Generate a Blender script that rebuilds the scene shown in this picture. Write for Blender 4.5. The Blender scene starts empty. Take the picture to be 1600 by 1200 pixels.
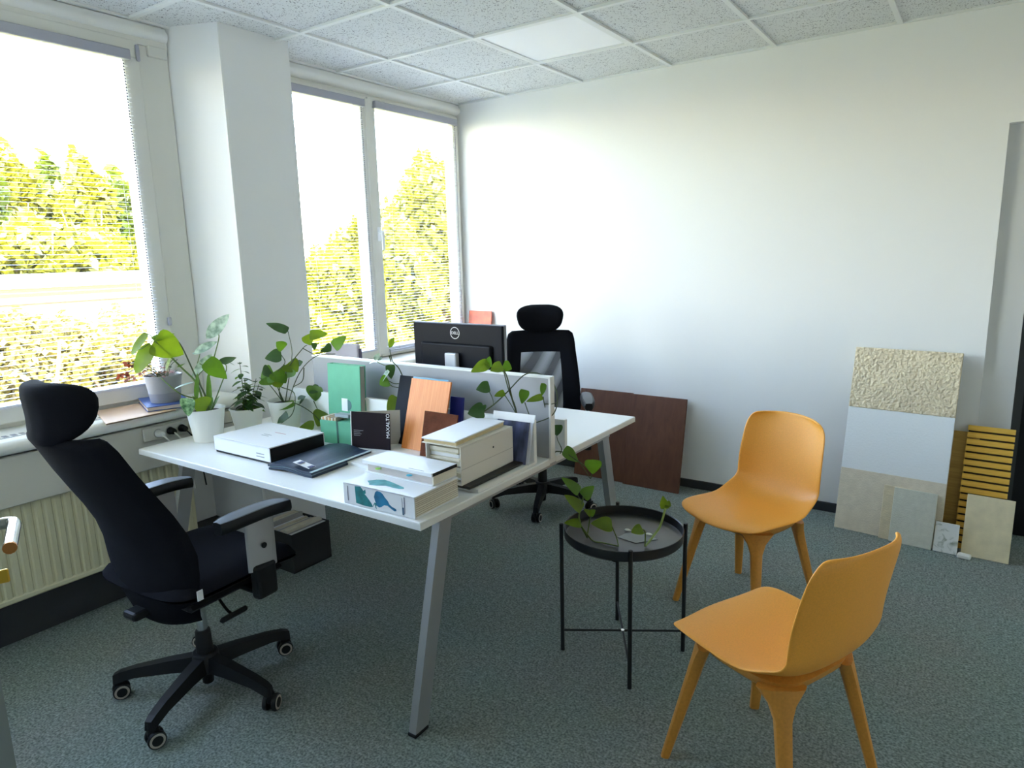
import bpy, bmesh, math, random
from mathutils import Vector, Matrix
random.seed(7)
S = bpy.context.scene
COL = S.collection
R = math.radians
PI = math.pi

# ------------------------------------------------------------------ camera
CAM = Vector((3.27346, -4.15133, 1.52257)); FPX = 1063.006
CR = Vector((0.82628474, 0.56271427, -0.02462084))
CU = Vector((-0.08501377, 0.16780609, 0.98214753))
CF = Vector((-0.55679996, 0.80944041, -0.18649407))
cam_d = bpy.data.cameras.new('camera'); cam = bpy.data.objects.new('camera', cam_d); COL.objects.link(cam)
cam_d.sensor_width = 36; cam_d.sensor_fit = 'HORIZONTAL'; cam_d.lens = FPX / 1600 * 36
cam_d.clip_start = 0.02; cam_d.clip_end = 500
m = Matrix.Identity(4)
for i in range(3):
    m[i][0] = CR[i]; m[i][1] = CU[i]; m[i][2] = -CF[i]; m[i][3] = CAM[i]
cam.matrix_world = m
S.camera = cam

# ------------------------------------------------------------------ world, sun, exposure
world = bpy.data.worlds.new('sky'); S.world = world; world.use_nodes = True
wn = world.node_tree; wn.nodes.clear()
wo = wn.nodes.new('ShaderNodeOutputWorld'); wb = wn.nodes.new('ShaderNodeBackground'); ws = wn.nodes.new('ShaderNodeTexSky')
ws.sky_type = 'NISHITA'; ws.sun_disc = False; ws.sun_elevation = R(48); ws.sun_rotation = R(120)
ws.air_density = 1.0; ws.dust_density = 1.0; ws.ozone_density = 1.0
wb.inputs['Strength'].default_value = 0.62
wt = wn.nodes.new('ShaderNodeMixRGB'); wt.blend_type = 'MULTIPLY'; wt.inputs[0].default_value = 1.0; wt.inputs[2].default_value = (1.19, 1.0, 0.92, 1)
wn.links.new(ws.outputs[0], wt.inputs[1]); wn.links.new(wt.outputs[0], wb.inputs['Color']); wn.links.new(wb.outputs[0], wo.inputs['Surface'])
sun_d = bpy.data.lights.new('sun', 'SUN'); sun_d.energy = 4.0; sun_d.angle = R(0.6); sun_d.color = (1.0, 0.94, 0.82)
sun = bpy.data.objects.new('sun', sun_d); COL.objects.link(sun)
sun.rotation_euler = Vector((0.62, -0.5, 0.75)).to_track_quat('Z', 'Y').to_euler()
# light portals in the window openings (no light of their own)
for (y0, y1) in ((-4.0, -2.25), (-1.58, -0.03)):
    ld = bpy.data.lights.new('window_portal', 'AREA'); ld.shape = 'RECTANGLE'; ld.size = 1.55; ld.size_y = y1 - y0
    ld.cycles.is_portal = True
    lo = bpy.data.objects.new('window_portal', ld); COL.objects.link(lo)
    lo.location = (-0.16, (y0 + y1) / 2, 1.7); lo.rotation_euler = (0, R(-90), 0)
S.view_settings.view_transform = 'Standard'; S.view_settings.look = 'None'
S.view_settings.gamma = 1.0; S.view_settings.use_curve_mapping = False
S.view_settings.exposure = 3.3
S.cycles.max_bounces = 12; S.cycles.diffuse_bounces = 8; S.cycles.transparent_max_bounces = 32
S.cycles.sample_clamp_indirect = 8.0

# ------------------------------------------------------------------ picture point -> place
def ray(px, py): return CF + CR * ((px - 800) / FPX) + CU * ((600 - py) / FPX)
def at_x(px, py, x): d = ray(px, py); return CAM + d * ((x - CAM.x) / d.x)
def at_y(px, py, y): d = ray(px, py); return CAM + d * ((y - CAM.y) / d.y)
def at_z(px, py, z): d = ray(px, py); return CAM + d * ((z - CAM.z) / d.z)
NH = Vector((CF.x, CF.y, 0)).normalized()
def at_c(px, py, c, dd=0.0):                 # on the upright plane through c that faces the viewer, dd nearer
    d = ray(px, py); return CAM + d * (((Vector(c) - CAM).dot(NH) - dd) / d.dot(NH))

# ------------------------------------------------------------------ materials
MATS = {}
def mat(name, col, rough=0.6, metal=0.0, spec=0.5, noise=None, bump=None, trans=0.0, alpha=1.0, sheen=0.0, coat=0.0, emit=None):
    """noise=(scale, amount[, stretch]); bump=(scale, strength)"""
    if name in MATS: return MATS[name]
    mt = bpy.data.materials.new(name); mt.use_nodes = True
    nt = mt.node_tree; b = nt.nodes['Principled BSDF']
    c = (col[0], col[1], col[2], 1)
    b.inputs['Base Color'].default_value = c; b.inputs['Roughness'].default_value = rough
    b.inputs['Metallic'].default_value = metal; b.inputs['Specular IOR Level'].default_value = spec
    b.inputs['Alpha'].default_value = alpha
    if sheen: b.inputs['Sheen Weight'].default_value = sheen
    if coat: b.inputs['Coat Weight'].default_value = coat
    tc = nt.nodes.new('ShaderNodeTexCoord')
    if noise:
        mp = nt.nodes.new('ShaderNodeMapping'); nt.links.new(tc.outputs['Object'], mp.inputs[0])
        if len(noise) > 2: mp.inputs['Scale'].default_value = noise[2]
        n = nt.nodes.new('ShaderNodeTexNoise'); n.inputs['Scale'].default_value = noise[0]; n.inputs['Detail'].default_value = 5
        nt.links.new(mp.outputs[0], n.inputs['Vector'])
        cr = nt.nodes.new('ShaderNodeValToRGB'); a = noise[1]
        cr.color_ramp.elements[0].position = 0.3; cr.color_ramp.elements[1].position = 0.7
        cr.color_ramp.elements[0].color = (col[0] * (1 - a), col[1] * (1 - a), col[2] * (1 - a), 1)
        cr.color_ramp.elements[1].color = (min(1, col[0] * (1 + a)), min(1, col[1] * (1 + a)), min(1, col[2] * (1 + a)), 1)
        nt.links.new(n.outputs['Fac'], cr.inputs[0]); nt.links.new(cr.outputs[0], b.inputs['Base Color'])
    if bump:
        n2 = nt.nodes.new('ShaderNodeTexNoise'); n2.inputs['Scale'].default_value = bump[0]; n2.inputs['Detail'].default_value = 4
        nt.links.new(tc.outputs['Object'], n2.inputs['Vector'])
        bp = nt.nodes.new('ShaderNodeBump'); bp.inputs['Strength'].default_value = bump[1]; bp.inputs['Distance'].default_value = 0.004 if bump[1] < .9 else 0.02
        nt.links.new(n2.outputs['Fac'], bp.inputs['Height']); nt.links.new(bp.outputs[0], b.inputs['Normal'])
    if emit: b.inputs['Emission Color'].default_value = (*emit[:3], 1); b.inputs['Emission Strength'].default_value = emit[3]
    MATS[name] = mt
    return mt

def mat_carpet():
    mt = bpy.data.materials.new('carpet'); mt.use_nodes = True; nt = mt.node_tree; b = nt.nodes['Principled BSDF']
    tc = nt.nodes.new('ShaderNodeTexCoord')
    n1 = nt.nodes.new('ShaderNodeTexNoise'); n1.inputs['Scale'].default_value = 130; n1.inputs['Detail'].default_value = 3
    n2 = nt.nodes.new('ShaderNodeTexNoise'); n2.inputs['Scale'].default_value = 3.0; n2.inputs['Detail'].default_value = 4
    n3 = nt.nodes.new('ShaderNodeTexNoise'); n3.inputs['Scale'].default_value = 45; n3.inputs['Detail'].default_value = 3
    for n in (n1, n2, n3): nt.links.new(tc.outputs['Object'], n.inputs['Vector'])
    r1 = nt.nodes.new('ShaderNodeValToRGB')
    e = r1.color_ramp.elements; e[0].position = 0.33; e[0].color = (0.120, 0.148, 0.140, 1); e[1].position = 0.68; e[1].color = (0.335, 0.380, 0.362, 1)
    nt.links.new(n1.outputs['Fac'], r1.inputs[0])
    r2 = nt.nodes.new('ShaderNodeValToRGB'); e = r2.color_ramp.elements
    e[0].position = 0.35; e[0].color = (0.93, 1.0, 0.98, 1); e[1].position = 0.65; e[1].color = (1.0, 0.96, 0.95, 1)
    nt.links.new(n2.outputs['Fac'], r2.inputs[0])
    mx = nt.nodes.new('ShaderNodeMixRGB'); mx.blend_type = 'MULTIPLY'; mx.inputs[0].default_value = 1
    nt.links.new(r1.outputs[0], mx.inputs[1]); nt.links.new(r2.outputs[0], mx.inputs[2])
    r3 = nt.nodes.new('ShaderNodeValToRGB'); e = r3.color_ramp.elements
    e[0].position = 0.35; e[0].color = (0.82, 0.82, 0.82, 1); e[1].position = 0.7; e[1].color = (1.10, 1.10, 1.10, 1)
    nt.links.new(n3.outputs['Fac'], r3.inputs[0])
    mx2 = nt.nodes.new('ShaderNodeMixRGB'); mx2.blend_type = 'MULTIPLY'; mx2.inputs[0].default_value = 1
    nt.links.new(mx.outputs[0], mx2.inputs[1]); nt.links.new(r3.outputs[0], mx2.inputs[2])
    nt.links.new(mx2.outputs[0], b.inputs['Base Color'])
    b.inputs['Roughness'].default_value = 0.95; b.inputs['Specular IOR Level'].default_value = 0.1
    bp = nt.nodes.new('ShaderNodeBump'); bp.inputs['Strength'].default_value = 0.5; bp.inputs['Distance'].default_value = 0.004
    nt.links.new(n1.outputs['Fac'], bp.inputs['Height']); nt.links.new(bp.outputs[0], b.inputs['Normal'])
    return mt
def mat_tile():
    mt = bpy.data.materials.new('mineral_tile'); mt.use_nodes = True; nt = mt.node_tree; b = nt.nodes['Principled BSDF']
    tc = nt.nodes.new('ShaderNodeTexCoord'); oi = nt.nodes.new('ShaderNodeObjectInfo')
    ad = nt.nodes.new('ShaderNodeVectorMath'); ad.operation = 'ADD'
    mu = nt.nodes.new('ShaderNodeVectorMath'); mu.operation = 'SCALE'; mu.inputs['Scale'].default_value = 17.0
    cb = nt.nodes.new('ShaderNodeCombineXYZ'); nt.links.new(oi.outputs['Random'], cb.inputs[0]); nt.links.new(oi.outputs['Random'], cb.inputs[1])
    nt.links.new(cb.outputs[0], mu.inputs[0]); nt.links.new(tc.outputs['Object'], ad.inputs[0]); nt.links.new(mu.outputs[0], ad.inputs[1])
    v = nt.nodes.new('ShaderNodeTexVoronoi'); v.inputs['Scale'].default_value = 105; v.inputs['Randomness'].default_value = 1.0
    n = nt.nodes.new('ShaderNodeTexNoise'); n.inputs['Scale'].default_value = 60; n.inputs['Detail'].default_value = 3
    nt.links.new(ad.outputs[0], v.inputs['Vector']); nt.links.new(ad.outputs[0], n.inputs['Vector'])
    sub = nt.nodes.new('ShaderNodeMath'); sub.operation = 'SUBTRACT'
    nt.links.new(v.outputs['Distance'], sub.inputs[0]); nt.links.new(n.outputs['Fac'], sub.inputs[1])
    r = nt.nodes.new('ShaderNodeValToRGB'); e = r.color_ramp.elements
    e[0].position = 0.0; e[0].color = (0.26, 0.26, 0.26, 1); e[1].position = 0.16; e[1].color = (0.72, 0.73, 0.72, 1)
    ad2 = nt.nodes.new('ShaderNodeMath'); ad2.operation = 'ADD'; ad2.inputs[1].default_value = 0.34
    nt.links.new(sub.outputs[0], ad2.inputs[0]); nt.links.new(ad2.outputs[0], r.inputs[0]); nt.links.new(r.outputs[0], b.inputs['Base Color'])
    b.inputs['Roughness'].default_value = 0.95; b.inputs['Specular IOR Level'].default_value = 0.1
    return mt
def mat_glass():
    mt = bpy.data.materials.new('window_glass'); mt.use_nodes = True; nt = mt.node_tree; nt.nodes.clear()
    o = nt.nodes.new('ShaderNodeOutputMaterial'); t = nt.nodes.new('ShaderNodeBsdfTransparent'); g = nt.nodes.new('ShaderNodeBsdfGlossy')
    g.inputs['Roughness'].default_value = 0.02; t.inputs[0].default_value = (0.96, 0.98, 0.97, 1)
    lw = nt.nodes.new('ShaderNodeLayerWeight'); pw = nt.nodes.new('ShaderNodeMath'); pw.operation = 'POWER'; pw.inputs[1].default_value = 5.0; nt.links.new(lw.outputs['Facing'], pw.inputs[0])
    fr = nt.nodes.new('ShaderNodeMath'); fr.operation = 'MULTIPLY_ADD'; fr.inputs[1].default_value = 0.6; fr.inputs[2].default_value = 0.03; nt.links.new(pw.outputs[0], fr.inputs[0])
    mx = nt.nodes.new('ShaderNodeMixShader'); nt.links.new(fr.outputs[0], mx.inputs[0]); nt.links.new(t.outputs[0], mx.inputs[1]); nt.links.new(g.outputs[0], mx.inputs[2])
    nt.links.new(mx.outputs[0], o.inputs['Surface']); return mt
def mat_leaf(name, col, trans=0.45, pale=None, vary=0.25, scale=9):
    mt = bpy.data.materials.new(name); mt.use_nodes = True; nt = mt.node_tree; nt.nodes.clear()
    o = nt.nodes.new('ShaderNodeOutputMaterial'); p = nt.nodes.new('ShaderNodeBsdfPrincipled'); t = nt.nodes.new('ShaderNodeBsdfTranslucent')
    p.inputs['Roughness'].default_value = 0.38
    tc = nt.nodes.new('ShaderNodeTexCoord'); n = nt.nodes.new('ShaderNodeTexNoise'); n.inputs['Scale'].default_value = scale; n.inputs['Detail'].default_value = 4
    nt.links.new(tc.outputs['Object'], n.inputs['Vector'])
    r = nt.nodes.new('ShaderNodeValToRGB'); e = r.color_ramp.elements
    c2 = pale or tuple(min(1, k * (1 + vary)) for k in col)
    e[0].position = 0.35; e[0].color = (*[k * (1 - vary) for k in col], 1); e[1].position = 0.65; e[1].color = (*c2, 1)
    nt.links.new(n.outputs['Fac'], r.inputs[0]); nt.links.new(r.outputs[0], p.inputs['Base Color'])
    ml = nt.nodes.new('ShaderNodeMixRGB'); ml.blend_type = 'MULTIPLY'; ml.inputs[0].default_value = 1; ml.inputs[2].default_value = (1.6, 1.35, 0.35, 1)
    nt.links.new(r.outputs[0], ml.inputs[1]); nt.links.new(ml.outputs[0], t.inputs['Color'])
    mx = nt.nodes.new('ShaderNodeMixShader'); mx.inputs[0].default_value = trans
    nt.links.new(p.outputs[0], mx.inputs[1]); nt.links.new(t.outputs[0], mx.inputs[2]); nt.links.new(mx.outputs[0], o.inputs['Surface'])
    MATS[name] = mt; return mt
def mat_wood(name, c1, c2, scale=(1, 14, 14), rough=0.45):
    mt = bpy.data.materials.new(name); mt.use_nodes = True; nt = mt.node_tree; b = nt.nodes['Principled BSDF']
    tc = nt.nodes.new('ShaderNodeTexCoord'); mp = nt.nodes.new('ShaderNodeMapping'); mp.inputs['Scale'].default_value = scale
    n = nt.nodes.new('ShaderNodeTexNoise'); n.inputs['Scale'].default_value = 6; n.inputs['Detail'].default_value = 6; n.inputs['Distortion'].default_value = 0.6
    nt.links.new(tc.outputs['Object'], mp.inputs[0]); nt.links.new(mp.outputs[0], n.inputs['Vector'])
    r = nt.nodes.new('ShaderNodeValToRGB'); e = r.color_ramp.elements; e[0].position = 0.3; e[0].color = (*c1, 1); e[1].position = 0.7; e[1].color = (*c2, 1)
    nt.links.new(n.outputs['Fac'], r.inputs[0]); nt.links.new(r.outputs[0], b.inputs['Base Color']); b.inputs['Roughness'].default_value = rough
    MATS[name] = mt; return mt

WALL = mat('wall_paint', (0.87, 0.87, 0.85), 0.9, spec=0.2, bump=(160, 0.06))
WALLG = mat('column_paint', (0.86, 0.86, 0.85), 0.9, spec=0.2, bump=(220, 0.10))
CARPET = mat_carpet(); TILE = mat_tile(); GLASS = mat_glass()
GRID = mat('ceiling_grid_white', (0.80, 0.81, 0.79), 0.5)
GAP = mat('dark_gap', (0.03, 0.03, 0.03), 0.9)
PVC = mat('window_frame_plastic', (0.74, 0.73, 0.67), 0.45)
BLIND = mat('blind_slat_grey', (0.62, 0.62, 0.68), 0.5)
BLINDH = mat('blind_rail_grey', (0.40, 0.40, 0.46), 0.5)
DESK = mat('desk_white', (0.84, 0.85, 0.83), 0.35)
DESKE = mat('desk_edge', (0.76, 0.77, 0.74), 0.45)
SCREEN = mat('divider_grey', (0.37, 0.38, 0.40), 0.6)
STEEL = mat('leg_silver', (0.42, 0.43, 0.44), 0.42, metal=0.6)
CHROME = mat('chrome', (0.75, 0.75, 0.76), 0.18, metal=1.0)
BLACKP = mat('black_plastic', (0.008, 0.009, 0.010), 0.5, spec=0.3)
BLACKM = mat('black_metal', (0.010, 0.012, 0.013), 0.5)
FABRIC = mat('black_fabric', (0.0085, 0.009, 0.012), 0.95, spec=0.08, bump=(500, 0.3))
ARMPAD = mat('arm_pad_grey', (0.09, 0.10, 0.12), 0.4)
ARMPOST = mat('arm_post_silver', (0.50, 0.50, 0.50), 0.45, metal=0.4)
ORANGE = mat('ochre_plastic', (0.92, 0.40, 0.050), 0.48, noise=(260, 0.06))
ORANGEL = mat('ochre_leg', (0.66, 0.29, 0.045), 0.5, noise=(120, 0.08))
WHITEB = mat('white_board', (0.83, 0.84, 0.86), 0.45)
CREAM = mat('paper_cream', (0.72, 0.68, 0.56), 0.8, noise=(30, 0.12, (1, 1, 60)))
POTW = mat('white_ceramic', (0.80, 0.80, 0.74), 0.3)
POTG = mat('grey_ceramic', (0.34, 0.34, 0.36), 0.5)
SOIL = mat('potting_soil', (0.035, 0.022, 0.014), 0.95, bump=(120, 0.6))
STEM = mat('plant_stem', (0.10, 0.17, 0.03), 0.5)
STEMD = mat('plant_stem_dark', (0.055, 0.08, 0.025), 0.5)
LEAF = mat_leaf('leaf_green', (0.085, 0.20, 0.022), 0.42)
LEAFB = mat_leaf('leaf_bright', (0.125, 0.215, 0.018), 0.45)
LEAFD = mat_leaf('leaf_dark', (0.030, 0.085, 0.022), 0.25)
LEAFP = mat_leaf('leaf_pale', (0.24, 0.37, 0.30), 0.12, pale=(0.52, 0.66, 0.58), scale=40)

# ------------------------------------------------------------------ mesh helpers
def finish(name, me, material, parent=None, smooth=False, world=False):
    o = bpy.data.objects.new(name, me); COL.objects.link(o)
    if material is not None:
        if isinstance(material, (list, tuple)):
            for q in material: me.materials.append(q)
        else: me.materials.append(material)
    if parent is not None:
        o.parent = parent
        if world: me.transform(Matrix.Translation(-WORLDLOC.get(parent.name, Vector())))
    if smooth:
        for p in me.polygons: p.use_smooth = True
    return o
WORLDLOC = {}
def raw(name, verts, faces, material, parent=None, smooth=False, world=False):
    me = bpy.data.meshes.new(name); me.from_pydata([tuple(v) for v in verts], [], faces); me.update()
    return finish(name, me, material, parent, smooth, world)
def bm_box(bm, c, s, rot=None):
    r = bmesh.ops.create_cube(bm, size=1.0); vs = r['verts']
    M = Matrix.Translation(Vector(c)) @ (rot.to_4x4() if rot is not None else Matrix.Identity(4)) @ Matrix.Diagonal((s[0], s[1], s[2], 1))
    bmesh.ops.transform(bm, matrix=M, verts=vs); return vs
def bm_cyl(bm, c, r1, r2, h, seg=20, rot=None, caps=True):
    r = bmesh.ops.create_cone(bm, cap_ends=caps, cap_tris=False, segments=seg, radius1=r1, radius2=r2, depth=h)
    M = Matrix.Translation(Vector(c)) @ (rot.to_4x4() if rot is not None else Matrix.Identity(4))
    bmesh.ops.transform(bm, matrix=M, verts=r['verts']); return r['verts']
def bmo(name, bm, material, parent=None, bevel=0.0, seg=2, smooth=False, world=False):
    if bevel > 0:
        bmesh.ops.bevel(bm, geom=list(bm.edges) + list(bm.verts), offset=bevel, offset_type='OFFSET', segments=seg, profile=0.5, affect='EDGES', clamp_overlap=True)
    bmesh.ops.recalc_face_normals(bm, faces=bm.faces)
    me = bpy.data.meshes.new(name); bm.to_mesh(me); bm.free()
    o = finish(name, me, material, parent, smooth, world)
    if smooth: sharp(o)
    return o
def sharp(o, ang=40):
    me = o.data
    try: me.set_sharp_from_angle(angle=R(ang))
    except Exception: pass
def box(name, lo, hi, material, parent=None, bevel=0.0, world=False, seg=1):
    bm = bmesh.new(); bm_box(bm, [(a + b) / 2 for a, b in zip(lo, hi)], [abs(b - a) for a, b in zip(lo, hi)])
    return bmo(name, bm, material, parent, bevel, seg, False, world)
def slab(name, pts, z0, z1, material, parent=None, world=False, bevel=0):
    bm = bmesh.new(); a = [bm.verts.new((p[0], p[1], z0)) for p in pts]; b = [bm.verts.new((p[0], p[1], z1)) for p in pts]; n = len(pts)
    bm.faces.new(a[::-1]); bm.faces.new(b)
    for i in range(n): bm.faces.new((a[i], a[(i + 1) % n], b[(i + 1) % n], b[i]))
    return bmo(name, bm, material, parent, bevel, 1, False, world)
def catmull(pts, n=6):
    pts = [Vector(p) for p in pts]
    if len(pts) < 3: return [pts[0].lerp(pts[-1], i / n) for i in range(n + 1)]
    P = [pts[0] * 2 - pts[1]] + pts + [pts[-1] * 2 - pts[-2]]; out = []
    for i in range(1, len(P) - 2):
        for k in range(n):
            t = k / n; a, b, c, d = P[i - 1], P[i], P[i + 1], P[i + 2]
            out.append(0.5 * ((2 * b) + (c - a) * t + (2 * a - 5 * b + 4 * c - d) * t * t + (3 * b - a - 3 * c + d) * t ** 3))
    out.append(pts[-1]); return out
def tube_vf(path, r0, r1=None, seg=7, flat=1.0):
    r1 = r0 if r1 is None else r1; V = []; Fc = []; n = len(path); prev = None
    for i, p in enumerate(path):
        d = (path[min(i + 1, n - 1)] - path[max(i - 1, 0)])
        d = d.normalized() if d.length > 1e-9 else Vector((0, 0, 1))
        if prev is None:
            a = d.orthogonal().normalized()
            h = Vector((0, 0, 1)).cross(d)
            if h.length > 0.05: a = h.normalized()
        else:
            a = (prev - d * prev.dot(d)); a = a.normalized() if a.length > 1e-6 else d.orthogonal().normalized()
        prev = a; b = d.cross(a); r = r0 + (r1 - r0) * i / max(1, n - 1)
        for k in range(seg):
            t = 2 * PI * k / seg; V.append(p + a * (math.cos(t) * r) + b * (math.sin(t) * r * flat))
    for i in range(n - 1):
        for k in range(seg):
            k2 = (k + 1) % seg; Fc.append((i * seg + k, i * seg + k2, (i + 1) * seg + k2, (i + 1) * seg + k))
    Fc.append(tuple(range(seg))[::-1]); Fc.append(tuple((n - 1) * seg + k for k in range(seg)))
    return V, Fc
def tube(name, pts, r0, material, parent=None, r1=None, seg=7, n=6, smooth=True, world=False, curve=True, flat=1.0):
    path = catmull(pts, n) if curve else [Vector(p) for p in pts]
    V, Fc = tube_vf(path, r0, r1, seg, flat); o = raw(name, V, Fc, material, parent, smooth, world); sharp(o, 50); return o
def lathe(name, prof, material, parent=None, seg=32, c=(0, 0), world=False, smooth=True):
    V = []; Fc = []; n = len(prof)
    for (r, z) in prof:
        for k in range(seg):
            t = 2 * PI * k / seg; V.append((c[0] + r * math.cos(t), c[1] + r * math.sin(t), z))
    for i in range(n - 1):
        for k in range(seg):
            k2 = (k + 1) % seg; Fc.append((i * seg + k, i * seg + k2, (i + 1) * seg + k2, (i + 1) * seg + k))
    o = raw(name, V, Fc, material, parent, smooth, world); sharp(o, 35); return o
def grid_surf(name, rows, material, parent=None, thick=0.0, world=False, subsurf=0, rim=True):
    n = len(rows); mcol = len(rows[0]); V = [v for r in rows for v in r]; Fc = []
    for i in range(n - 1):
        for k in range(mcol - 1): Fc.append((i * mcol + k, i * mcol + k + 1, (i + 1) * mcol + k + 1, (i + 1) * mcol + k))
    o = raw(name, V, Fc, material, parent, True, world)
    if thick:
        md = o.modifiers.new('thick', 'SOLIDIFY'); md.thickness = thick; md.offset = 0
    if subsurf:
        md = o.modifiers.new('smooth', 'SUBSURF'); md.levels = subsurf; md.render_levels = subsurf
    return o
def thing(name, label, cat, loc=(0, 0, 0), rz=0.0, group=None):
    o = bpy.data.objects.new(name, None); COL.objects.link(o); o.location = loc; o.rotation_euler = (0, 0, rz); o.empty_display_size = 0.05
    o['label'] = label; o['category'] = cat
    if group: o['group'] = group
    WORLDLOC[o.name] = Vector(loc); return o
def tag(o, label, cat, group=None):
    o['label'] = label; o['category'] = cat
    if group: o['group'] = group
    return o
def struct(o, label=None):
    o['kind'] = 'structure'
    if label: o['label'] = label
    return o
def sempty(name, label, loc=(0, 0, 0)):
    o = bpy.data.objects.new(name, None); COL.objects.link(o); o.location = loc; WORLDLOC[o.name] = Vector(loc); return struct(o, label)
def copy_obj(o, parent=None):
    c = o.copy(); COL.objects.link(c)
    if parent is not None: c.parent = parent
    return c
def text(name, body, size, loc, rot, material, parent=None, ext=0.0004, align='LEFT', bold=0.0):
    cu = bpy.data.curves.new(name, 'FONT'); cu.body = body; cu.size = size; cu.extrude = ext; cu.align_x = align; cu.offset = bold
    o = bpy.data.objects.new(name, cu); COL.objects.link(o); o.location = loc; o.rotation_euler = rot
    cu.materials.append(material)
    dg = bpy.context.evaluated_depsgraph_get(); dg.update(); me = bpy.data.meshes.new_from_object(o.evaluated_get(dg)); bpy.data.objects.remove(o)
    o = bpy.data.objects.new(name, me); COL.objects.link(o); o.location = loc; o.rotation_euler = rot
    if parent is not None: o.parent = parent
    return o

# ================================================================== THE ROOM
H = 2.607; RX = 5.0; RY = -5.6; FY = -4.14; FXE = 2.68
struct(slab('floor', [(-0.2, 0.45), (-0.2, RY - .1), (RX + .1, RY - .1), (RX + .1, 0.45)], -0.12, 0.0, CARPET), 'dark grey speckled carpet floor')
# back wall with a doorway at its right
wb_ = sempty('wall_back', 'long white wall facing the camera')
box('wall_panel', (-0.035, 0, 0), (3.322, 0.22, 2.95), WALL, wb_)
box('wall_panel', (3.322, 0, 2.08), (4.35, 0.22, 2.95), WALL, wb_)
box('wall_panel', (4.35, 0, 0), (RX, 0.22, 2.95), WALL, wb_)
struct(box('wall_right', (RX, RY, 0), (RX + .12, 0.22, 2.95), WALL), 'white side wall')
struct(box('wall_front', (FXE, RY - .12, 0), (RX + .12, RY, 2.95), WALL), 'white wall behind the camera')
struct(box('wall_entrance', (FXE - .12, RY, 0), (FXE, FY, 2.95), WALL), 'white wall beside the entrance')
struct(box('wall_left', (-0.2, FY - .12, 0), (FXE, FY, 2.95), WALL), 'white wall at the open door')
# window wall: spandrel, lintel, column
ww = sempty('wall_window', 'window wall with a deep column')
box('spandrel', (-0.2, FY, 0), (-0.02, 0, 0.868), WALL, ww)
box('lintel', (-0.2, FY, 2.545), (-0.03, 0, 2.95), WALL, ww)
slab('column', [(0.25, -2.09), (0.25, -1.695), (-0.02, -1.60), (-0.2, -1.60), (-0.2, -2.2), (-0.02, -2.2)], 0, H + .03, WALLG, ww)
# corner bead on the column
box('corner_bead', (0.244, -2.094, 0.0), (0.253, -2.078, H), WALL, ww, 0.002)
BASEM = mat('baseboard_grey', (0.035, 0.037, 0.040), 0.6)
struct(box('baseboard_back', (0.0, -0.014, 0), (3.318, 0, 0.055), BASEM, None, 0.003), 'dark grey baseboard along the white wall')
struct(box('trim_1', (-0.03, -4.13, 2.51), (-0.0, -2.2, 2.56), PVC), 'window head strip')
def cornice(name, y0, y1):
    prof = [(-0.03, 2.60), (0.0, 2.604), (0.004, 2.59), (0.016, 2.578), (0.018, 2.560), (0.008, 2.545), (-0.01, 2.536), (-0.03, 2.534)]
    V = [(x, y0, z) for x, z in prof] + [(x, y1, z) for x, z in prof]; n = len(prof)
    Fc = [(i, i + 1, n + i + 1, n + i) for i in range(n - 1)] + [(n - 1, 0, n, 2 * n - 1), tuple(range(n))[::-1], tuple(range(n, 2 * n))]
    o = raw(name, V, Fc, WALL, None, True); sharp(o, 50); return struct(o, 'rounded white cornice above the windows')
cornice('trim_2', FY, -2.2); cornice('trim_3', -1.6, 0)

# ceiling: slab, grid bars, mineral tiles
ceil = sempty('ceiling', 'suspended ceiling of speckled square tiles')
box('soffit', (-0.2, RY, H + 0.035), (RX, 0.0, H + 0.15), GAP, ceil)
gx = [0.0] + [0.431 + .6 * i for i in range(8)] + [RX]; gy = [0.0] + [-(0.563 + .6 * j) for j in range(9)] + [RY]
for x in gx[1:-1]: box('grid_bar', (x - .012, RY, H - .001), (x + .012, -0.002, H + .012), GRID, ceil)
for y in gy[1:-1]: box('grid_bar', (0.0, y - .012, H - .002), (RX, y + .012, H + .011), GRID, ceil)
box('grid_bar', (0.0, -0.018, H), (RX, -0.0, H + .012), GRID, ceil); box('grid_bar', (0.0, FY, H), (0.018, 0, H + .012), GRID, ceil)
tile_me = {}
def tile_mesh(w, d):
    k = (round(w, 3), round(d, 3))
    if k not in tile_me:
        bm = bmesh.new(); bm_box(bm, (0, 0, 0), (w - .006, d - .006, .014)); me = bpy.data.meshes.new('ceiling_tile'); bm.to_mesh(me); bm.free(); me.materials.append(TILE); tile_me[k] = me
    return tile_me[k]
for i in range(len(gx) - 1):
    for j in range(len(gy) - 1):
        x0, x1, y1, y0 = gx[i], gx[i + 1], gy[j], gy[j + 1]
        if x1 < FXE - .1 and y1 < FY: continue
        if i == 2 and j == 1:
            L = thing('ceiling_light', 'plain white square light panel set among the speckled ceiling tiles', 'ceiling light', ((x0 + x1) / 2, (y0 + y1) / 2, H))
            bm = bmesh.new()
            for (a, b, c, d) in ((-.288, -.288, .288, -.274), (-.288, .274, .288, .288), (-.288, -.274, -.274, .274), (.274, -.274, .288, .274)):
                bm_box(bm, ((a + c) / 2, (b + d) / 2, .006), (c - a, d - b, .012))
            bmo('frame', bm, GRID, L)
            box('diffuser', (-.274, -.274, .006), (.274, .274, .012), mat('light_diffuser', (0.88, 0.89, 0.9), 0.5, emit=(1, 1, 1, 0.006)), L)
            continue
        o = bpy.data.objects.new('ceiling_tile', tile_mesh(x1 - x0 - .012, y1 - y0 - .012)); COL.objects.link(o)
        o.parent = ceil; o.location = ((x0 + x1) / 2, (y0 + y1) / 2, H + .016 + random.uniform(0, .002))

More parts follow.
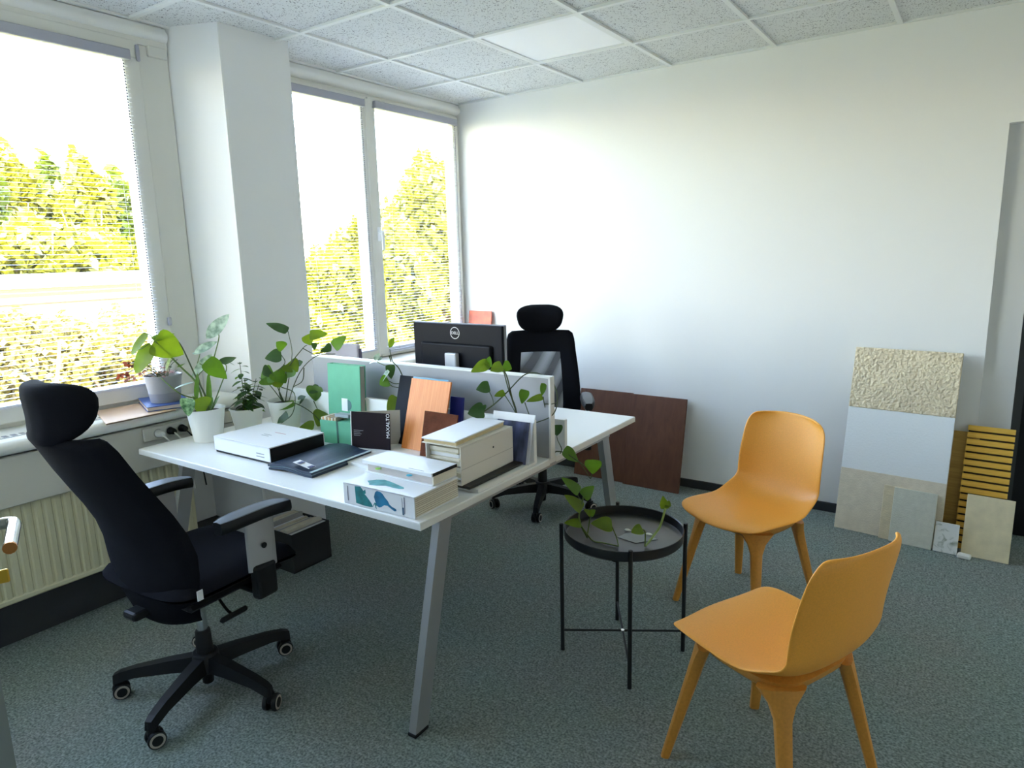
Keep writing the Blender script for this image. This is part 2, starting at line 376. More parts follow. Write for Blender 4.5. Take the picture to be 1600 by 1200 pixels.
# doorway at the right of the back wall
d1 = sempty('door_1', 'dark doorway at the right end of the white wall')
DARKF = mat('door_frame_dark', (0.045, 0.048, 0.05), 0.5); DARKD = mat('door_black', (0.004, 0.004, 0.005), 0.35)
FRW = mat('door_frame_white', (0.70, 0.70, 0.68), 0.6)
box('frame_post', (3.322, 0.05, 0), (3.462, 0.15, 2.08), FRW, d1, 0.002); box('frame_post', (4.25, 0.05, 0), (4.35, 0.15, 2.08), FRW, d1)
box('frame_head', (3.462, 0.05, 1.99), (4.25, 0.15, 2.08), FRW, d1)
box('door_leaf', (3.462, 0.12, 0.004), (4.25, 0.16, 1.99), DARKD, d1)
box('door_edge', (3.462, 0.10, 0.004), (3.502, 0.121, 1.99), DARKF, d1)
box('backing', (3.322, 0.16, 0), (4.35, 0.22, 2.08), DARKD, d1)

# ------------------------------------------------------------------ windows
ZB, ZT = 0.895, 2.545
def ring(name, y0, y1, z0, z1, w, x0, x1, material, parent, bev=0.004):
    bm = bmesh.new(); xm = (x0 + x1) / 2; d = x1 - x0
    bm_box(bm, (xm, (y0 + y1) / 2, z0 + w / 2), (d, y1 - y0, w)); bm_box(bm, (xm, (y0 + y1) / 2, z1 - w / 2), (d, y1 - y0, w))
    bm_box(bm, (xm, y0 + w / 2, (z0 + z1) / 2), (d, w, z1 - z0 - 2 * w)); bm_box(bm, (xm, y1 - w / 2, (z0 + z1) / 2), (d, w, z1 - z0 - 2 * w))
    return bmo(name, bm, material, parent, bev, 1)
def window_handle(parent, y, z):
    h = box('handle', (0.012, y - .014, z - .06), (0.022, y + .014, z + .03), WHITEB, parent, 0.003)
    bm = bmesh.new(); bm_cyl(bm, (0.035, y, z), .009, .009, .03, 12, Matrix.Rotation(PI / 2, 3, 'Y'))
    bm_box(bm, (0.055, y, z - .055), (.013, .020, .125)); bmo('grip', bm, WHITEB, h, 0.003, 1)
w1 = sempty('window_1', 'large window left of the column')
ring('frame', FY, -2.2, ZB - .03, ZT, 0.06, -0.09, -0.02, PVC, w1)
box('jamb_panel', (-0.03, -2.345, ZB - .03), (-0.004, -2.2, 2.51), PVC, w1, 0.003)
box('jamb_cap', (-0.01, -2.30, 2.465), (0.008, -2.205, 2.515), PVC, w1, 0.004)
ring('sash', -3.42, -2.345, 0.89, 2.52, 0.075, -0.075, 0.012, PVC, w1); ring('sash', -4.10, -3.42, 0.89, 2.52, 0.075, -0.075, 0.012, PVC, w1)
box('glass', (-0.024, -3.35, 0.96), (-0.018, -2.42, 2.45), GLASS, w1); box('glass', (-0.024, -4.03, 0.96), (-0.018, -3.49, 2.45), GLASS, w1)
box('hinge', (0.012, -2.362, 1.225), (0.028, -2.346, 1.265), BLINDH, w1, 0.003)
box('hinge', (0.012, -2.362, 2.43), (0.024, -2.346, 2.50), BLINDH, w1, 0.003)
w2 = sempty('window_2', 'two-sash window right of the column')
ring('frame', -1.6, 0.0, ZB - .03, ZT, 0.05, -0.09, -0.02, PVC, w2)
ring('sash', -1.57, -0.935, 0.875, 2.515, 0.06, -0.075, 0.012, PVC, w2)
ring('sash', -0.925, -0.03, 0.875, 2.515, 0.06, -0.075, 0.012, PVC, w2)
box('cover_strip', (0.0, -0.955, 0.89), (0.02, -0.895, 2.50), PVC, w2, 0.004)
box('glass', (-0.024, -1.52, 0.93), (-0.018, -0.99, 2.46), GLASS, w2); box('glass', (-0.024, -0.87, 0.93), (-0.018, -0.08, 2.46), GLASS, w2)
window_handle(w2, -0.90, 1.69)

# blinds: head rail, slats, bottom rail, cords
slat_mesh = {}
def slat_me(w):
    if w not in slat_mesh:
        V = []; nn = 4
        for k in range(nn + 1):
            t = -0.5 + k / nn; V += [(t * 0.016, -w / 2, 0.0012 * (1 - 4 * t * t)), (t * 0.016, w / 2, 0.0012 * (1 - 4 * t * t))]
        Fc = [(2 * k, 2 * k + 1, 2 * k + 3, 2 * k + 2) for k in range(nn)]
        me = bpy.data.meshes.new('slat'); me.from_pydata(V, [], Fc); me.materials.append(BLIND)
        slat_mesh[w] = me
    return slat_mesh[w]
def blind(label, y0, y1, ztop, zbot, pitch=0.0192):
    x = 0.004 + 0.022; t = thing('venetian_blind', label, 'blind', (x, (y0 + y1) / 2, zbot), 0, 'slatted window blinds'); w = round(y1 - y0, 4); hh = ztop - zbot
    box('head_rail', (-.012, -w / 2 - .012, hh - .044), (.014, w / 2 + .012, hh), BLINDH, t, 0.003)
    box('bottom_rail', (-.010, -w / 2, 0), (.010, w / 2, .012), BLIND, t, 0.003)
    n = int((hh - .06) / pitch)
    for k in range(n):
        o = bpy.data.objects.new('slat', slat_me(w)); COL.objects.link(o); o.parent = t
        o.location = (0, 0, .02 + k * pitch); o.rotation_euler = (0, R(4), 0)
    for yy in (-w / 2 + .09, w / 2 - .09):
        box('ladder_cord', (.0085, yy - .0006, .01), (.0097, yy + .0006, hh - .04), BLIND, t)
    # beaded pull chain down the right side
    V = []; Fc = []; yc = w / 2 - .028; nb = int((hh - .06) / .0125)
    for k in range(nb):
        z = .02 + k * .0125; b0 = len(V)
        for (dx, dy, dz) in ((.0045, 0, 0), (0, .0045, 0), (-.0045, 0, 0), (0, -.0045, 0), (0, 0, .0052), (0, 0, -.0052)): V.append((.017 + dx, yc + dy, z + dz))
        Fc += [(b0 + i, b0 + (i + 1) % 4, b0 + 4) for i in range(4)] + [(b0 + (i + 1) % 4, b0 + i, b0 + 5) for i in range(4)]
    raw('bead_chain', V, Fc, mat('chain_dark', (0.06, 0.07, 0.10), 0.4), t)
blind('grey slatted blind on the large window left of the column', -3.36, -2.41, 2.468, 0.955)
blind('grey slatted blind on the narrow left sash, next to the column', -1.53, -0.985, 2.487, 0.925)
blind('grey slatted blind on the right sash, nearest the white wall', -0.872, -0.075, 2.495, 0.895)

# sill, fascia, radiator
sill = sempty('window_sill', 'pale sill with air slots below the windows')
struct(box('radiator_shade_block', (-0.02, FY, 0), (0.10, -2.2, 0.185), BASEM), 'dark block added for the shade under the radiator')  # added dark block, stands for the floor shade below the radiator
SILLM = mat('sill_white', (0.80, 0.80, 0.76), 0.4)
def sill_run(y0, y1):
    prof = [(-0.02, .868), (0.215, .868), (0.238, .862), (0.25, .848), (0.25, .828), (0.24, .815), (0.22, .81), (-0.02, .81)]
    V = [(x, y0, z) for x, z in prof] + [(x, y1, z) for x, z in prof]; n = len(prof)
    Fc = [(i, (i + 1) % n, n + (i + 1) % n, n + i) for i in range(n)] + [tuple(range(n))[::-1], tuple(range(n, 2 * n))]
    o = raw('ledge', V, Fc, SILLM, sill, True); sharp(o, 50)
sill_run(FY, -2.16); sill_run(-1.63, 0)
for k in range(46):
    y = -4.05 + k * .03
    if y < -2.78: box('air_slot', (0.135, y, .8685), (0.17, y + .017, .8692), mat('slot_grey', (.30, .31, .33), .7), sill)
box('slot_rim', (0.182, FY, .868), (0.186, -2.76, .8695), mat('rim_grey', (.35, .36, .38), .5), sill)
FASC = mat('fascia_beige', (0.64, 0.62, 0.54), 0.6)
struct(box('fascia', (0.19, FY, 0.60), (0.215, -2.13, 0.80), FASC, None, 0.003), 'beige panel below the sill')
struct(box('fascia.001', (0.19, -1.66, 0.60), (0.215, -0.01, 0.80), FASC, None, 0.003), 'beige panel below the far sill')
RADM = mat('radiator_cream', (0.70, 0.66, 0.44), 0.45)
def radiator(label, y0, y1):
    t = thing('radiator', label, 'radiator', (0.15, (y0 + y1) / 2, 0.205)); L = y1 - y0; V = []; Fc = []
    pitch = 0.0365; n = int(L / pitch); pr = []
    for k in range(n):
        a = -L / 2 + k * pitch
        pr += [(a, .034), (a + .005, .034), (a + .011, .040), (a + .029, .040), (a + .0345, .034)]
    for (y, x) in pr: V += [(x, y, .02), (x, y, .395)]
    Fc = [(2 * i, 2 * i + 2, 2 * i + 3, 2 * i + 1) for i in range(len(pr) - 1)]
    raw('ribbed_panel', V, Fc, RADM, t)
    box('core', (-.05, -L / 2, .005), (.029, L / 2, .398), RADM, t, 0.004); box('bottom_rail', (-.05, -L / 2, -.004), (.043, L / 2, .022), RADM, t, 0.006)
    bm = bmesh.new(); bm_box(bm, (0, -L / 2 + .1, -.10), (.03, .03, .203)); bm_box(bm, (0, L / 2 - .1, -.10), (.03, .03, .203)); bmo('foot', bm, RADM, t)
radiator('cream ribbed radiator below the large window, left of the desk', -4.05, -2.42)

# ------------------------------------------------------------------ open door at the left edge of the view
def open_door():
    a = Vector((1.822, -3.752)); hinge = Vector((2.64, -4.10)); dirv = (hinge - a); Lw = dirv.length; ang = math.atan2(dirv.y, dirv.x)
    t = thing('door_leaf', 'grey door leaf standing open at the left edge of the view', 'door', (a.x, a.y, 0.008), ang)
    DL = mat('door_leaf_grey', (0.16, 0.19, 0.18), 0.6)
    box('panel', (0, -.04, 0), (Lw, 0, 2.02), DL, t, 0.002)
    lv = thing_part = None
    bm = bmesh.new(); bm_box(bm, (.055, .004, 1.03), (.04, .008, .22)); bmo('lock_plate', bm, CHROME, t, 0.002, 1)
    hn = tube('lever_handle', [(.06, .005, 1.075), (.06, .045, 1.075), (.062, .060, 1.075), (.075, .066, 1.075), (.12, .066, 1.073), (.185, .066, 1.072)], .0105, CHROME, t, seg=12, n=5)
    tube('grip_end', [(.183, .066, 1.072), (.189, .066, 1.072)], .0102, mat('tip_reflection', (0.75, 0.32, 0.10), 0.3, metal=0.9), hn, seg=12, n=2)  # orange reflection on the lever tip, painted as a coloured end piece
    k = box('key', (.052, .008, .965), (.058, .045, .99), mat('brass_yellow', (0.80, 0.50, 0.06), 0.35, metal=0.7), t, 0.002)
open_door()

# ================================================================== DESK
DX0, DX1, DY0, DY1, DZ = 0.336, 1.951, -2.731, -1.19, 0.742
def desk():
    t = thing('bench_desk', 'white double bench desk on silver splayed legs in the middle', 'desk', (1.1435, -1.96, 0))
    cx, cy = 1.1435, -1.96
    b = lambda nm, lo, hi, mt, bv=0.0, par=t: box(nm, (lo[0] - cx, lo[1] - cy, lo[2]), (hi[0] - cx, hi[1] - cy, hi[2]), mt, par, bv)
    for (y0, y1) in ((DY0, -1.985), (-1.935, DY1)):
        tp = b('desktop', (DX0, y0, DZ - .025), (DX1, y1, DZ), DESK, 0.002)
        b('edge_band', (DX0 - .0008, y0 - .0008, DZ - .0245), (DX1 + .0008, y1 + .0008, DZ - .005), DESKE, 0.0, tp)
    b('trough_floor', (DX0, -1.985, DZ - .02), (DX1, -1.935, DZ - .002), DESKE)
    b('base_board', (1.20, -2.435, DZ), (1.945, -2.076, DZ + .013), DESK, 0.001)
    # low upstands on both sides of the divider
    b('low_panel', (0.55, -2.075, DZ), (1.938, -2.055, 0.912), DESK, 0.001)
    b('low_panel', (0.55, -1.855, DZ), (1.945, -1.835, 0.868), DESK, 0.001)
    dv = b('divider', (0.59, -1.977, DZ), (1.952, -1.950, 1.062), SCREEN, 0.002)
    b('divider_cap', (0.588, -1.979, 1.056), (1.9545, -1.948, 1.064), DESK, 0.001, dv)
    b('divider_end', (1.946, -1.979, DZ), (1.955, -1.948, 1.060), DESK, 0.001, dv)
    # splayed legs (flat tubes) and rails
    def leg(x, yt, yf):
        w, dpt = .062, .03
        V = []
        for (y, z) in ((yf, 0.004), (yt, DZ - .03)):
            for (dx, dy) in ((-dpt / 2, -w / 2), (dpt / 2, -w / 2), (dpt / 2, w / 2), (-dpt / 2, w / 2)): V.append((x + dx - cx, y + dy - cy, z))
        Fc = [(3, 2, 1, 0), (4, 5, 6, 7), (0, 1, 5, 4), (1, 2, 6, 5), (2, 3, 7, 6), (3, 0, 4, 7)]
        lg = raw('leg', V, Fc, STEEL, t)
        b('foot_cap', (x - .017, yf - .033, 0), (x + .017, yf + .033, .012), BLACKP, 0.002, lg)
    for x in (1.88, 0.40):
        leg(x, -2.54, -2.715); leg(x, -1.40, -1.225)
        b('cross_rail', (x - .02, -2.58, DZ - .065), (x + .02, -1.36, DZ - .025), STEEL)
    for y in (-2.25, -1.68): b('long_rail', (0.40, y - .02, DZ - .060), (1.88, y + .02, DZ - .026), STEEL)
desk()

# ------------------------------------------------------------------ office chairs
def rounded_cushion(name, w, d, h, material, parent, loc=(0, 0, 0), r=.03, front_drop=0.02):
    bm = bmesh.new(); bmesh.ops.create_grid(bm, x_segments=14, y_segments=14, size=0.5)
    me_top = []; V = []; n = 15
    rows = []
    def pt(u, v, top):
        # superellipse outline
        a = math.copysign(abs(u) ** 1.0, u); b_ = v
        x = u * w / 2 * (1 - 0.10 * max(0, abs(v)) ** 6); y = v * d / 2 * (1 - 0.10 * abs(u) ** 6)
        e = max(abs(u), abs(v)); k = (1 - e ** 8)
        z = (h / 2) * k if top else -(h / 2) * (0.7 * k)
        z += 0.010 * (u * u) * (1 if top else 0)
        z -= front_drop * max(0, v) ** 3
        return (loc[0] + x, loc[1] + y, loc[2] + z)
    bm.free()
    g = [-1 + 2 * i / 16 for i in range(17)]
    V = [pt(u, v, True) for v in g for u in g] + [pt(u, v, False) for v in g for u in g]; N = 17; off = N * N; Fc = []
    for i in range(N - 1):
        for j in range(N - 1):
            a = i * N + j; Fc.append((a, a + 1, a + N + 1, a + N)); Fc.append((off + a, off + a + N, off + a + N + 1, off + a + 1))
    o = raw(name, V, Fc, material, parent, True)
    me = o.data; bm = bmesh.new(); bm.from_mesh(me); bmesh.ops.remove_doubles(bm, verts=bm.verts, dist=0.0006); bmesh.ops.recalc_face_normals(bm, faces=bm.faces); bm.to_mesh(me); bm.free()
    for p in me.polygons: p.use_smooth = True
    return o
MESHM = None
def mesh_mat():
    mt = bpy.data.materials.new('chair_mesh'); mt.use_nodes = True; nt = mt.node_tree; b = nt.nodes['Principled BSDF']
    b.inputs['Base Color'].default_value = (0.03, 0.03, 0.035, 1); b.inputs['Roughness'].default_value = 0.7
    tc = nt.nodes.new('ShaderNodeTexCoord'); w = nt.nodes.new('ShaderNodeTexWave'); w.wave_type = 'BANDS'; w.inputs['Scale'].default_value = 2.6; w.inputs['Distortion'].default_value = 5.0; w.inputs['Detail'].default_value = 0
    w.inputs['Detail Scale'].default_value = 0.6
    mp = nt.nodes.new('ShaderNodeMapping'); mp.inputs['Rotation'].default_value = (0, R(30), R(20)); nt.links.new(tc.outputs['Object'], mp.inputs[0]); nt.links.new(mp.outputs[0], w.inputs['Vector'])
    mr = nt.nodes.new('ShaderNodeMapRange'); mr.inputs['To Min'].default_value = 0.66; mr.inputs['To Max'].default_value = 0.93
    nt.links.new(w.outputs['Fac'], mr.inputs['Value']); nt.links.new(mr.outputs[0], b.inputs['Alpha']); return mt
MESHM = mesh_mat()
def office_chair(label, loc, rz, base_rot, recline, mesh_m, up=0.0):
    t = thing('office_chair', label, 'chair', loc, rz, 'black office chairs')
    # five-star base
    bm = bmesh.new(); bm_cyl(bm, (0, 0, .115), .052, .044, .07, 20); bm_cyl(bm, (0, 0, .055), .02, .022, .06, 12); bm_cyl(bm, (0, 0, .19), .03, .026, .09, 16); bmo('hub', bm, BLACKP, t, 0.004, 1, True)
    V0 = [];
    sec = [(.03, .028, .085, .140), (.12, .026, .088, .132), (.24, .021, .082, .116), (.292, .019, .070, .104), (.314, .016, .062, .094)]
    for (r, hw, z0, z1) in sec: V0 += [(r, -hw, z0), (r, hw, z0), (r, hw * .7, z1), (r, -hw * .7, z1)]
    F0 = []
    for i in range(len(sec) - 1):
        for k in range(4): F0.append((i * 4 + k, i * 4 + (k + 1) % 4, i * 4 + 4 + (k + 1) % 4, i * 4 + 4 + k))
    F0 += [(3, 2, 1, 0), tuple(len(sec) * 4 - 4 + k for k in range(4))]
    arm0 = None; cas = []
    for k in range(5):
        a = base_rot + 2 * PI * k / 5
        if arm0 is None: o = raw('base_arm', V0, F0, BLACKP, t); arm0 = o
        else: o = copy_obj(arm0, t)
        o.rotation_euler = (0, 0, a)
        if k == 0:
            bm = bmesh.new(); bm_cyl(bm, (0, 0, .068), .008, .008, .045, 8)
            bm_box(bm, (0, .008, .048), (.016, .036, .030)); cb = bmo('caster', bm, BLACKP, t, 0.004, 1)
            ws = []
            for s in (-1, 1):
                bm = bmesh.new(); bm_cyl(bm, (s * .016, .012, .029), .029, .029, .016, 22, Matrix.Rotation(PI / 2, 3, 'Y')); w_ = bmo('wheel', bm, BLACKP, cb, 0.004, 2, True)
                bm = bmesh.new(); bm_cyl(bm, (s * .0245, .012, .029), .024, .024, .0012, 22, Matrix.Rotation(PI / 2, 3, 'Y')); rg = bmo('wheel_rim', bm, mat('caster_rim', (0.42, 0.38, 0.33), 0.5), cb)
                bm = bmesh.new(); bm_cyl(bm, (s * .0252, .012, .029), .017, .017, .0012, 18, Matrix.Rotation(PI / 2, 3, 'Y')); cp = bmo('wheel_cap', bm, BLACKP, cb)
                ws += [w_, rg, cp]
            cas = [cb, ws]; c = cb
        else:
            c = copy_obj(cas[0], t)
            for w_ in cas[1]: copy_obj(w_, c)
        c.location = (.308 * math.cos(a), .308 * math.sin(a), 0); c.rotation_euler = (0, 0, a + [0.4, 1.3, -0.5, 2.0, 0.9][k])
    bm = bmesh.new(); bm_cyl(bm, (0, 0, .29 + up / 2), .0185, .0185, .19 + up, 18); bmo('gas_lift', bm, CHROME, t, 0, 1, True)
    n0 = len(t.children)
    bm = bmesh.new(); bm_box(bm, (0, -.02, .385), (.17, .26, .05)); bm_box(bm, (0, -.17, .375), (.07, .16, .03)); bmo('tilt_mechanism', bm, BLACKP, t, 0.012, 2)
    lv = tube('adjust_lever', [(.06, .02, .365), (.12, .00, .345), (.17, -.01, .325), (.20, -.01, .318)], .005, BLACKP, t, seg=8)
    box('paddle', (.185, -.06, .305), (.205, .05, .325), BLACKP, lv, 0.008)
    rounded_cushion('seat', .50, .50, .085, FABRIC, t, (0, .03, .45))
    box('care_tag', (.249, -.165, .452), (.252, -.145, .485), WHITEB, t)
    box('seat_pan', (-.21, -.17, .395), (.21, .21, .418), BLACKP, t, 0.012)
    # arms
    for s in (-1, 1):
        x = s * .272
        bm = bmesh.new()
        V, Fc = tube_vf([Vector((x, .070, .47)), Vector((x, .070, .645))], .034, .034, 18, .5)
        # flatten: wide along y, thin along x
        V = [Vector((x + (v.x - x) * 1.0, v.y, v.z)) for v in V]
        post = raw('arm_post', [(x + (v.x - x) * .5, .070 + (v.y - .070) * 1.95, v.z) for v in V], Fc, ARMPOST, t, True); sharp(post, 50)
        bm = bmesh.new(); bm_cyl(bm, (x + s * .0172, .070, .555), .010, .010, .003, 16, Matrix.Rotation(PI / 2, 3, 'Y')); bmo('button', bm, BLACKP, post)
        bm = bmesh.new(); bm_box(bm, (x, .070, .43), (.042, .082, .12)); bm_box(bm, (x - s * .07, .070, .392), (.16, .07, .022)); bmo('arm_socket', bm, BLACKP, t, 0.014, 2)
        n = 12; Vt = []; Fp = []; ys = [-.085 + .28 * i / n for i in range(n + 1)]
        for i, y in enumerate(ys):
            e = abs(2 * i / n - 1); hw = .040 * (1 - .45 * e ** 4); dz = -.012 * max(0, (2 * i / n - 1)) ** 2 - .004 * e ** 4
            for (dx, z) in ((-hw, .662), (-hw * 1.0, .676), (-hw * .8, .690), (hw * .8, .690), (hw, .676), (hw, .662), (hw * .7, .650), (-hw * .7, .650)): Vt.append((x + dx, y, z + dz))
        for i in range(n):
            for k in range(8): Fp.append((i * 8 + k, i * 8 + (k + 1) % 8, i * 8 + 8 + (k + 1) % 8, i * 8 + 8 + k))
        Fp += [tuple(range(8))[::-1], tuple(n * 8 + k for k in range(8))]
        pad = raw('arm_pad', Vt, Fp, BLACKP, t, True); sharp(pad, 45)
        Vq = []; 
        for i, y in enumerate(ys):
            e = abs(2 * i / n - 1); hw = .040 * (1 - .45 * e ** 4) * .84; dz = -.012 * max(0, (2 * i / n - 1)) ** 2 - .004 * e ** 4
            for (dx, z) in ((-hw, .6895), (0, .6925), (hw, .6895)): Vq.append((x + dx, y, z + dz))
        raw('pad_top', Vq, [(i * 3 + k, i * 3 + k + 1, i * 3 + 4 + k, i * 3 + 3 + k) for i in range(n) for k in (0, 1)], ARMPAD, pad, True)
    # backrest: curved shell in a frame with a mesh lower middle
    bk = bpy.data.objects.new('backrest', None)
    prof = [(-.150, .305, .120), (-.180, .36, .175), (-.190, .45, .215), (-.178, .53, .238), (-.170, .60, .245), (-.178, .68, .243), (-.200, .76, .238), (-.228, .84, .230), (-.255, .92, .220), (-.278, 1.00, .212), (-.292, 1.035, .202), (-.300, 1.052, .178)]
    def bpt(u, v, off):
        # v in 0..len-1
        i = min(int(v), len(prof) - 2); f = v - i; a, b_ = prof[i], prof[i + 1]
        y = a[0] + (b_[0] - a[0]) * f; z = a[1] + (b_[1] - a[1]) * f; hw = a[2] + (b_[2] - a[2]) * f
        yy = y + .055 * u * u + off; rot = Matrix.Rotation(recline, 3, 'X')
        p = Vector((u * hw, yy, z)) - Vector((0, -.1, .42)); p = rot @ p
        return p + Vector((0, -.1, .42))
    nu, nv = 18, 33
    Vb = []; Fb = []
    for side, off in ((0, .022), (1, -.022)):
        for j in range(nv + 1):
            v = (len(prof) - 1) * j / nv
            for i in range(nu + 1):
                u = -1 + 2 * i / nu; ed = min(1, (1 - abs(u)) / .12); ev = min(1, min(j, nv - j) / 3); k = math.sqrt(max(0, 1 - (1 - ed) ** 2)) * math.sqrt(max(0, 1 - (1 - ev) ** 2))
                Vb.append(bpt(u, v, off * (k * .9 + .1)))
    W = nu + 1; off_ = W * (nv + 1)
    def hole(i, j): return mesh_m is not FABRIC and 4 <= i < nu - 4 and 10 <= j < 24
    for j in range(nv):
        for i in range(nu):
            a = j * W + i
            if hole(i, j): continue
            Fb.append((a, a + 1, a + W + 1, a + W)); Fb.append((off_ + a, off_ + a + W, off_ + a + W + 1, off_ + a + 1))
            for (di, dj, p, q) in ((1, 0, a + 1, a + W + 1), (-1, 0, a + W, a), (0, 1, a + W + 1, a + W), (0, -1, a, a + 1)):
                if hole(i + di, j + dj): Fb.append((q, p, off_ + p, off_ + q))
    for j in range(nv):
        a = j * W; Fb.append((a, a + W, off_ + a + W, off_ + a)); a = j * W + nu; Fb.append((a + W, a, off_ + a, off_ + a + W))
    for i in range(nu):
        a = i; Fb.append((a + 1, a, off_ + a, off_ + a + 1)); a = nv * W + i; Fb.append((a, a + 1, off_ + a + 1, off_ + a))
    bk = raw('backrest', Vb, Fb, FABRIC, t, True); sharp(bk, 55)
    rows = [[bpt(-1 + 2 * i / nu, (len(prof) - 1) * j / nv, .004) for i in range(4, nu - 3)] for j in range(10, 25)]
    if mesh_m is not FABRIC: grid_surf('lumbar_mesh', rows, mesh_m, bk)
    # headrest: curved pillow
    hv = []; hf = []; na, nb_ = 24, 16; rot = Matrix.Rotation(recline, 3, 'X')
    for j in range(nb_ + 1):
        ph = -PI / 2 + PI * j / nb_
        for i in range(na):
            th = 2 * PI * i / na
            ex = lambda c, p: math.copysign(abs(c) ** p, c)
            x = .142 * ex(math.cos(ph), .6) * ex(math.cos(th), .75); y = .048 * ex(math.cos(ph), .7) * ex(math.sin(th), .8); z = .088 * ex(math.sin(ph), .75)
            x *= 1 + .12 * z / .084
            y += .075 * (x / .142) ** 2 * (.75) - .02 * (z / .084) ** 2 + .012 * z / .084
            hv.append(rot @ (Vector((x, y - .268, z + 1.125)) - Vector((0, -.1, .42))) + Vector((0, -.1, .42)))
    for j in range(nb_):
        for i in range(na): hf.append((j * na + i, j * na + (i + 1) % na, (j + 1) * na + (i + 1) % na, (j + 1) * na + i))
    hd = raw('headrest', hv, hf, FABRIC, t, True)
    p0 = rot @ (Vector((0, -.276, .98)) - Vector((0, -.1, .42))) + Vector((0, -.1, .42)); p1 = rot @ (Vector((0, -.285, 1.11)) - Vector((0, -.1, .42))) + Vector((0, -.1, .42))
    tube('headrest_bracket', [p0, p1], .016, BLACKP, t, flat=.35, seg=10)
    p2 = rot @ (Vector((0, -.186, .46)) - Vector((0, -.1, .42))) + Vector((0, -.1, .42))
    tube('back_bracket', [(0, -.10, .385), (0, -.16, .385), p2], .02, BLACKP, t, flat=.4, seg=10)
    for ch in t.children:
        if not ch.name.startswith(('hub', 'base_arm', 'caster', 'gas_lift')): ch.location.z += up
    return t
office_chair('black high-back office chair with headrest seen from behind, at the near desk', (1.075, -2.95, 0), R(4), R(3), R(10), FABRIC, .03)
office_chair('black high-back office chair with headrest behind the computer monitor', (1.145, -0.75, 0), R(212), R(10), R(0), MESHM)

# ------------------------------------------------------------------ ochre shell chairs
def shell_chair(label, loc, rz):
    t = thing('shell_chair', label, 'chair', loc, rz, 'ochre plastic shell chairs')
    prof = [(.238, .418, .120), (.236, .424, .150), (.222, .432, .185), (.19, .438, .212), (.12, .438, .222), (.03, .430, .222), (-.06, .425, .218), (-.125, .430, .212), (-.17, .447, .206), (-.200, .480, .203), (-.220, .53, .203), (-.236, .60, .203), (-.252, .68, .198), (-.266, .74, .194), (-.275, .782, .184), (-.279, .803, .168), (-.281, .812, .145)]
    rows = []; nu = 16
    for k, (y, z, hw) in enumerate(prof):
        row = []; s = k / (len(prof) - 1)
        back = min(1, max(0, (z - .44) / .12)) if y < -.1 else 0
        for i in range(nu + 1):
            u = -1 + 2 * i / nu
            wing = .050 * back * (abs(u) ** 2.4)
            lift = (1 - back) * .016 * abs(u) ** 3 * (1 if y < .2 else .3) + (.030 * abs(u) ** 3 if -.22 < y < -.12 and z < .50 else 0)
            frontbow = -.030 * (u * u) * (1 if k < 3 else 0) * (1 - k / 3)
            topbow = -.012 * u * u if k > len(prof) - 4 else 0
            row.append(Vector((u * hw, y + wing + frontbow, z + lift + topbow)))
        rows.append(row)
    grid_surf('seat_shell', rows, ORANGE, t, 0.009, subsurf=2)
    # underframe and legs
    tops = [(-.135, .135), (.135, .135), (.135, -.125), (-.135, -.125)]; feet = [(-.205, .215), (.205, .215), (.200, -.215), (-.200, -.215)]
    zt = .405
    for (a, b_) in zip(tops, feet):
        A = Vector((a[0], a[1], zt)); B = Vector((b_[0], b_[1], 0)); n = 10; V = []
        d2 = (Vector((b_[0], b_[1], 0)) - Vector((a[0], a[1], 0))).normalized(); side = Vector((-d2.y, d2.x, 0))
        for i in range(n + 1):
            f = i / n; c = A.lerp(B, f); w = .0155 + .010 * (1 - f) + .040 * max(0, 1 - f * 4.5) ** 2; dp = .0135 + .009 * (1 - f)
            for q in range(10):
                th = 2 * PI * q / 10; V.append(c + side * (math.copysign(abs(math.cos(th)) ** .7, math.cos(th)) * w) + d2 * (math.copysign(abs(math.sin(th)) ** .7, math.sin(th)) * dp))
        Fc = []
        for i in range(n):
            for q in range(10): Fc.append((i * 10 + q, i * 10 + (q + 1) % 10, i * 10 + 10 + (q + 1) % 10, i * 10 + 10 + q))
        Fc += [tuple(range(10)), tuple(n * 10 + q for q in range(10))[::-1]]
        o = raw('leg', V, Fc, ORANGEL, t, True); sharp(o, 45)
    V = []; n = 40; rings = ((.366, .118, .112), (.376, .146, .140), (.394, .163, .157), (.416, .170, .164), (.424, .150, .145))
    for (z, a, b_) in rings:
        for q in range(n):
            th = 2 * PI * q / n; cx_, sy_ = math.cos(th), math.sin(th); dip = -.006 * abs(math.sin(2 * th)) ** 3 if z < .40 else 0
            V.append((a * math.copysign(abs(cx_) ** .55, cx_), .005 + b_ * math.copysign(abs(sy_) ** .55, sy_), z + dip))
    Fc = [(r_ * n + q, r_ * n + (q + 1) % n, (r_ + 1) * n + (q + 1) % n, (r_ + 1) * n + q) for r_ in range(len(rings) - 1) for q in range(n)] + [tuple(range(n))[::-1], tuple((len(rings) - 1) * n + q for q in range(n))]
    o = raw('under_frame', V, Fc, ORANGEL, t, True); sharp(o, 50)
    return t
shell_chair('ochre plastic chair facing the room, beyond the round table and nearest the white wall', (2.54, -1.325, 0), R(159))
shell_chair('ochre plastic chair nearest the camera, seen from its side and back', (2.875, -2.285, 0), R(66))

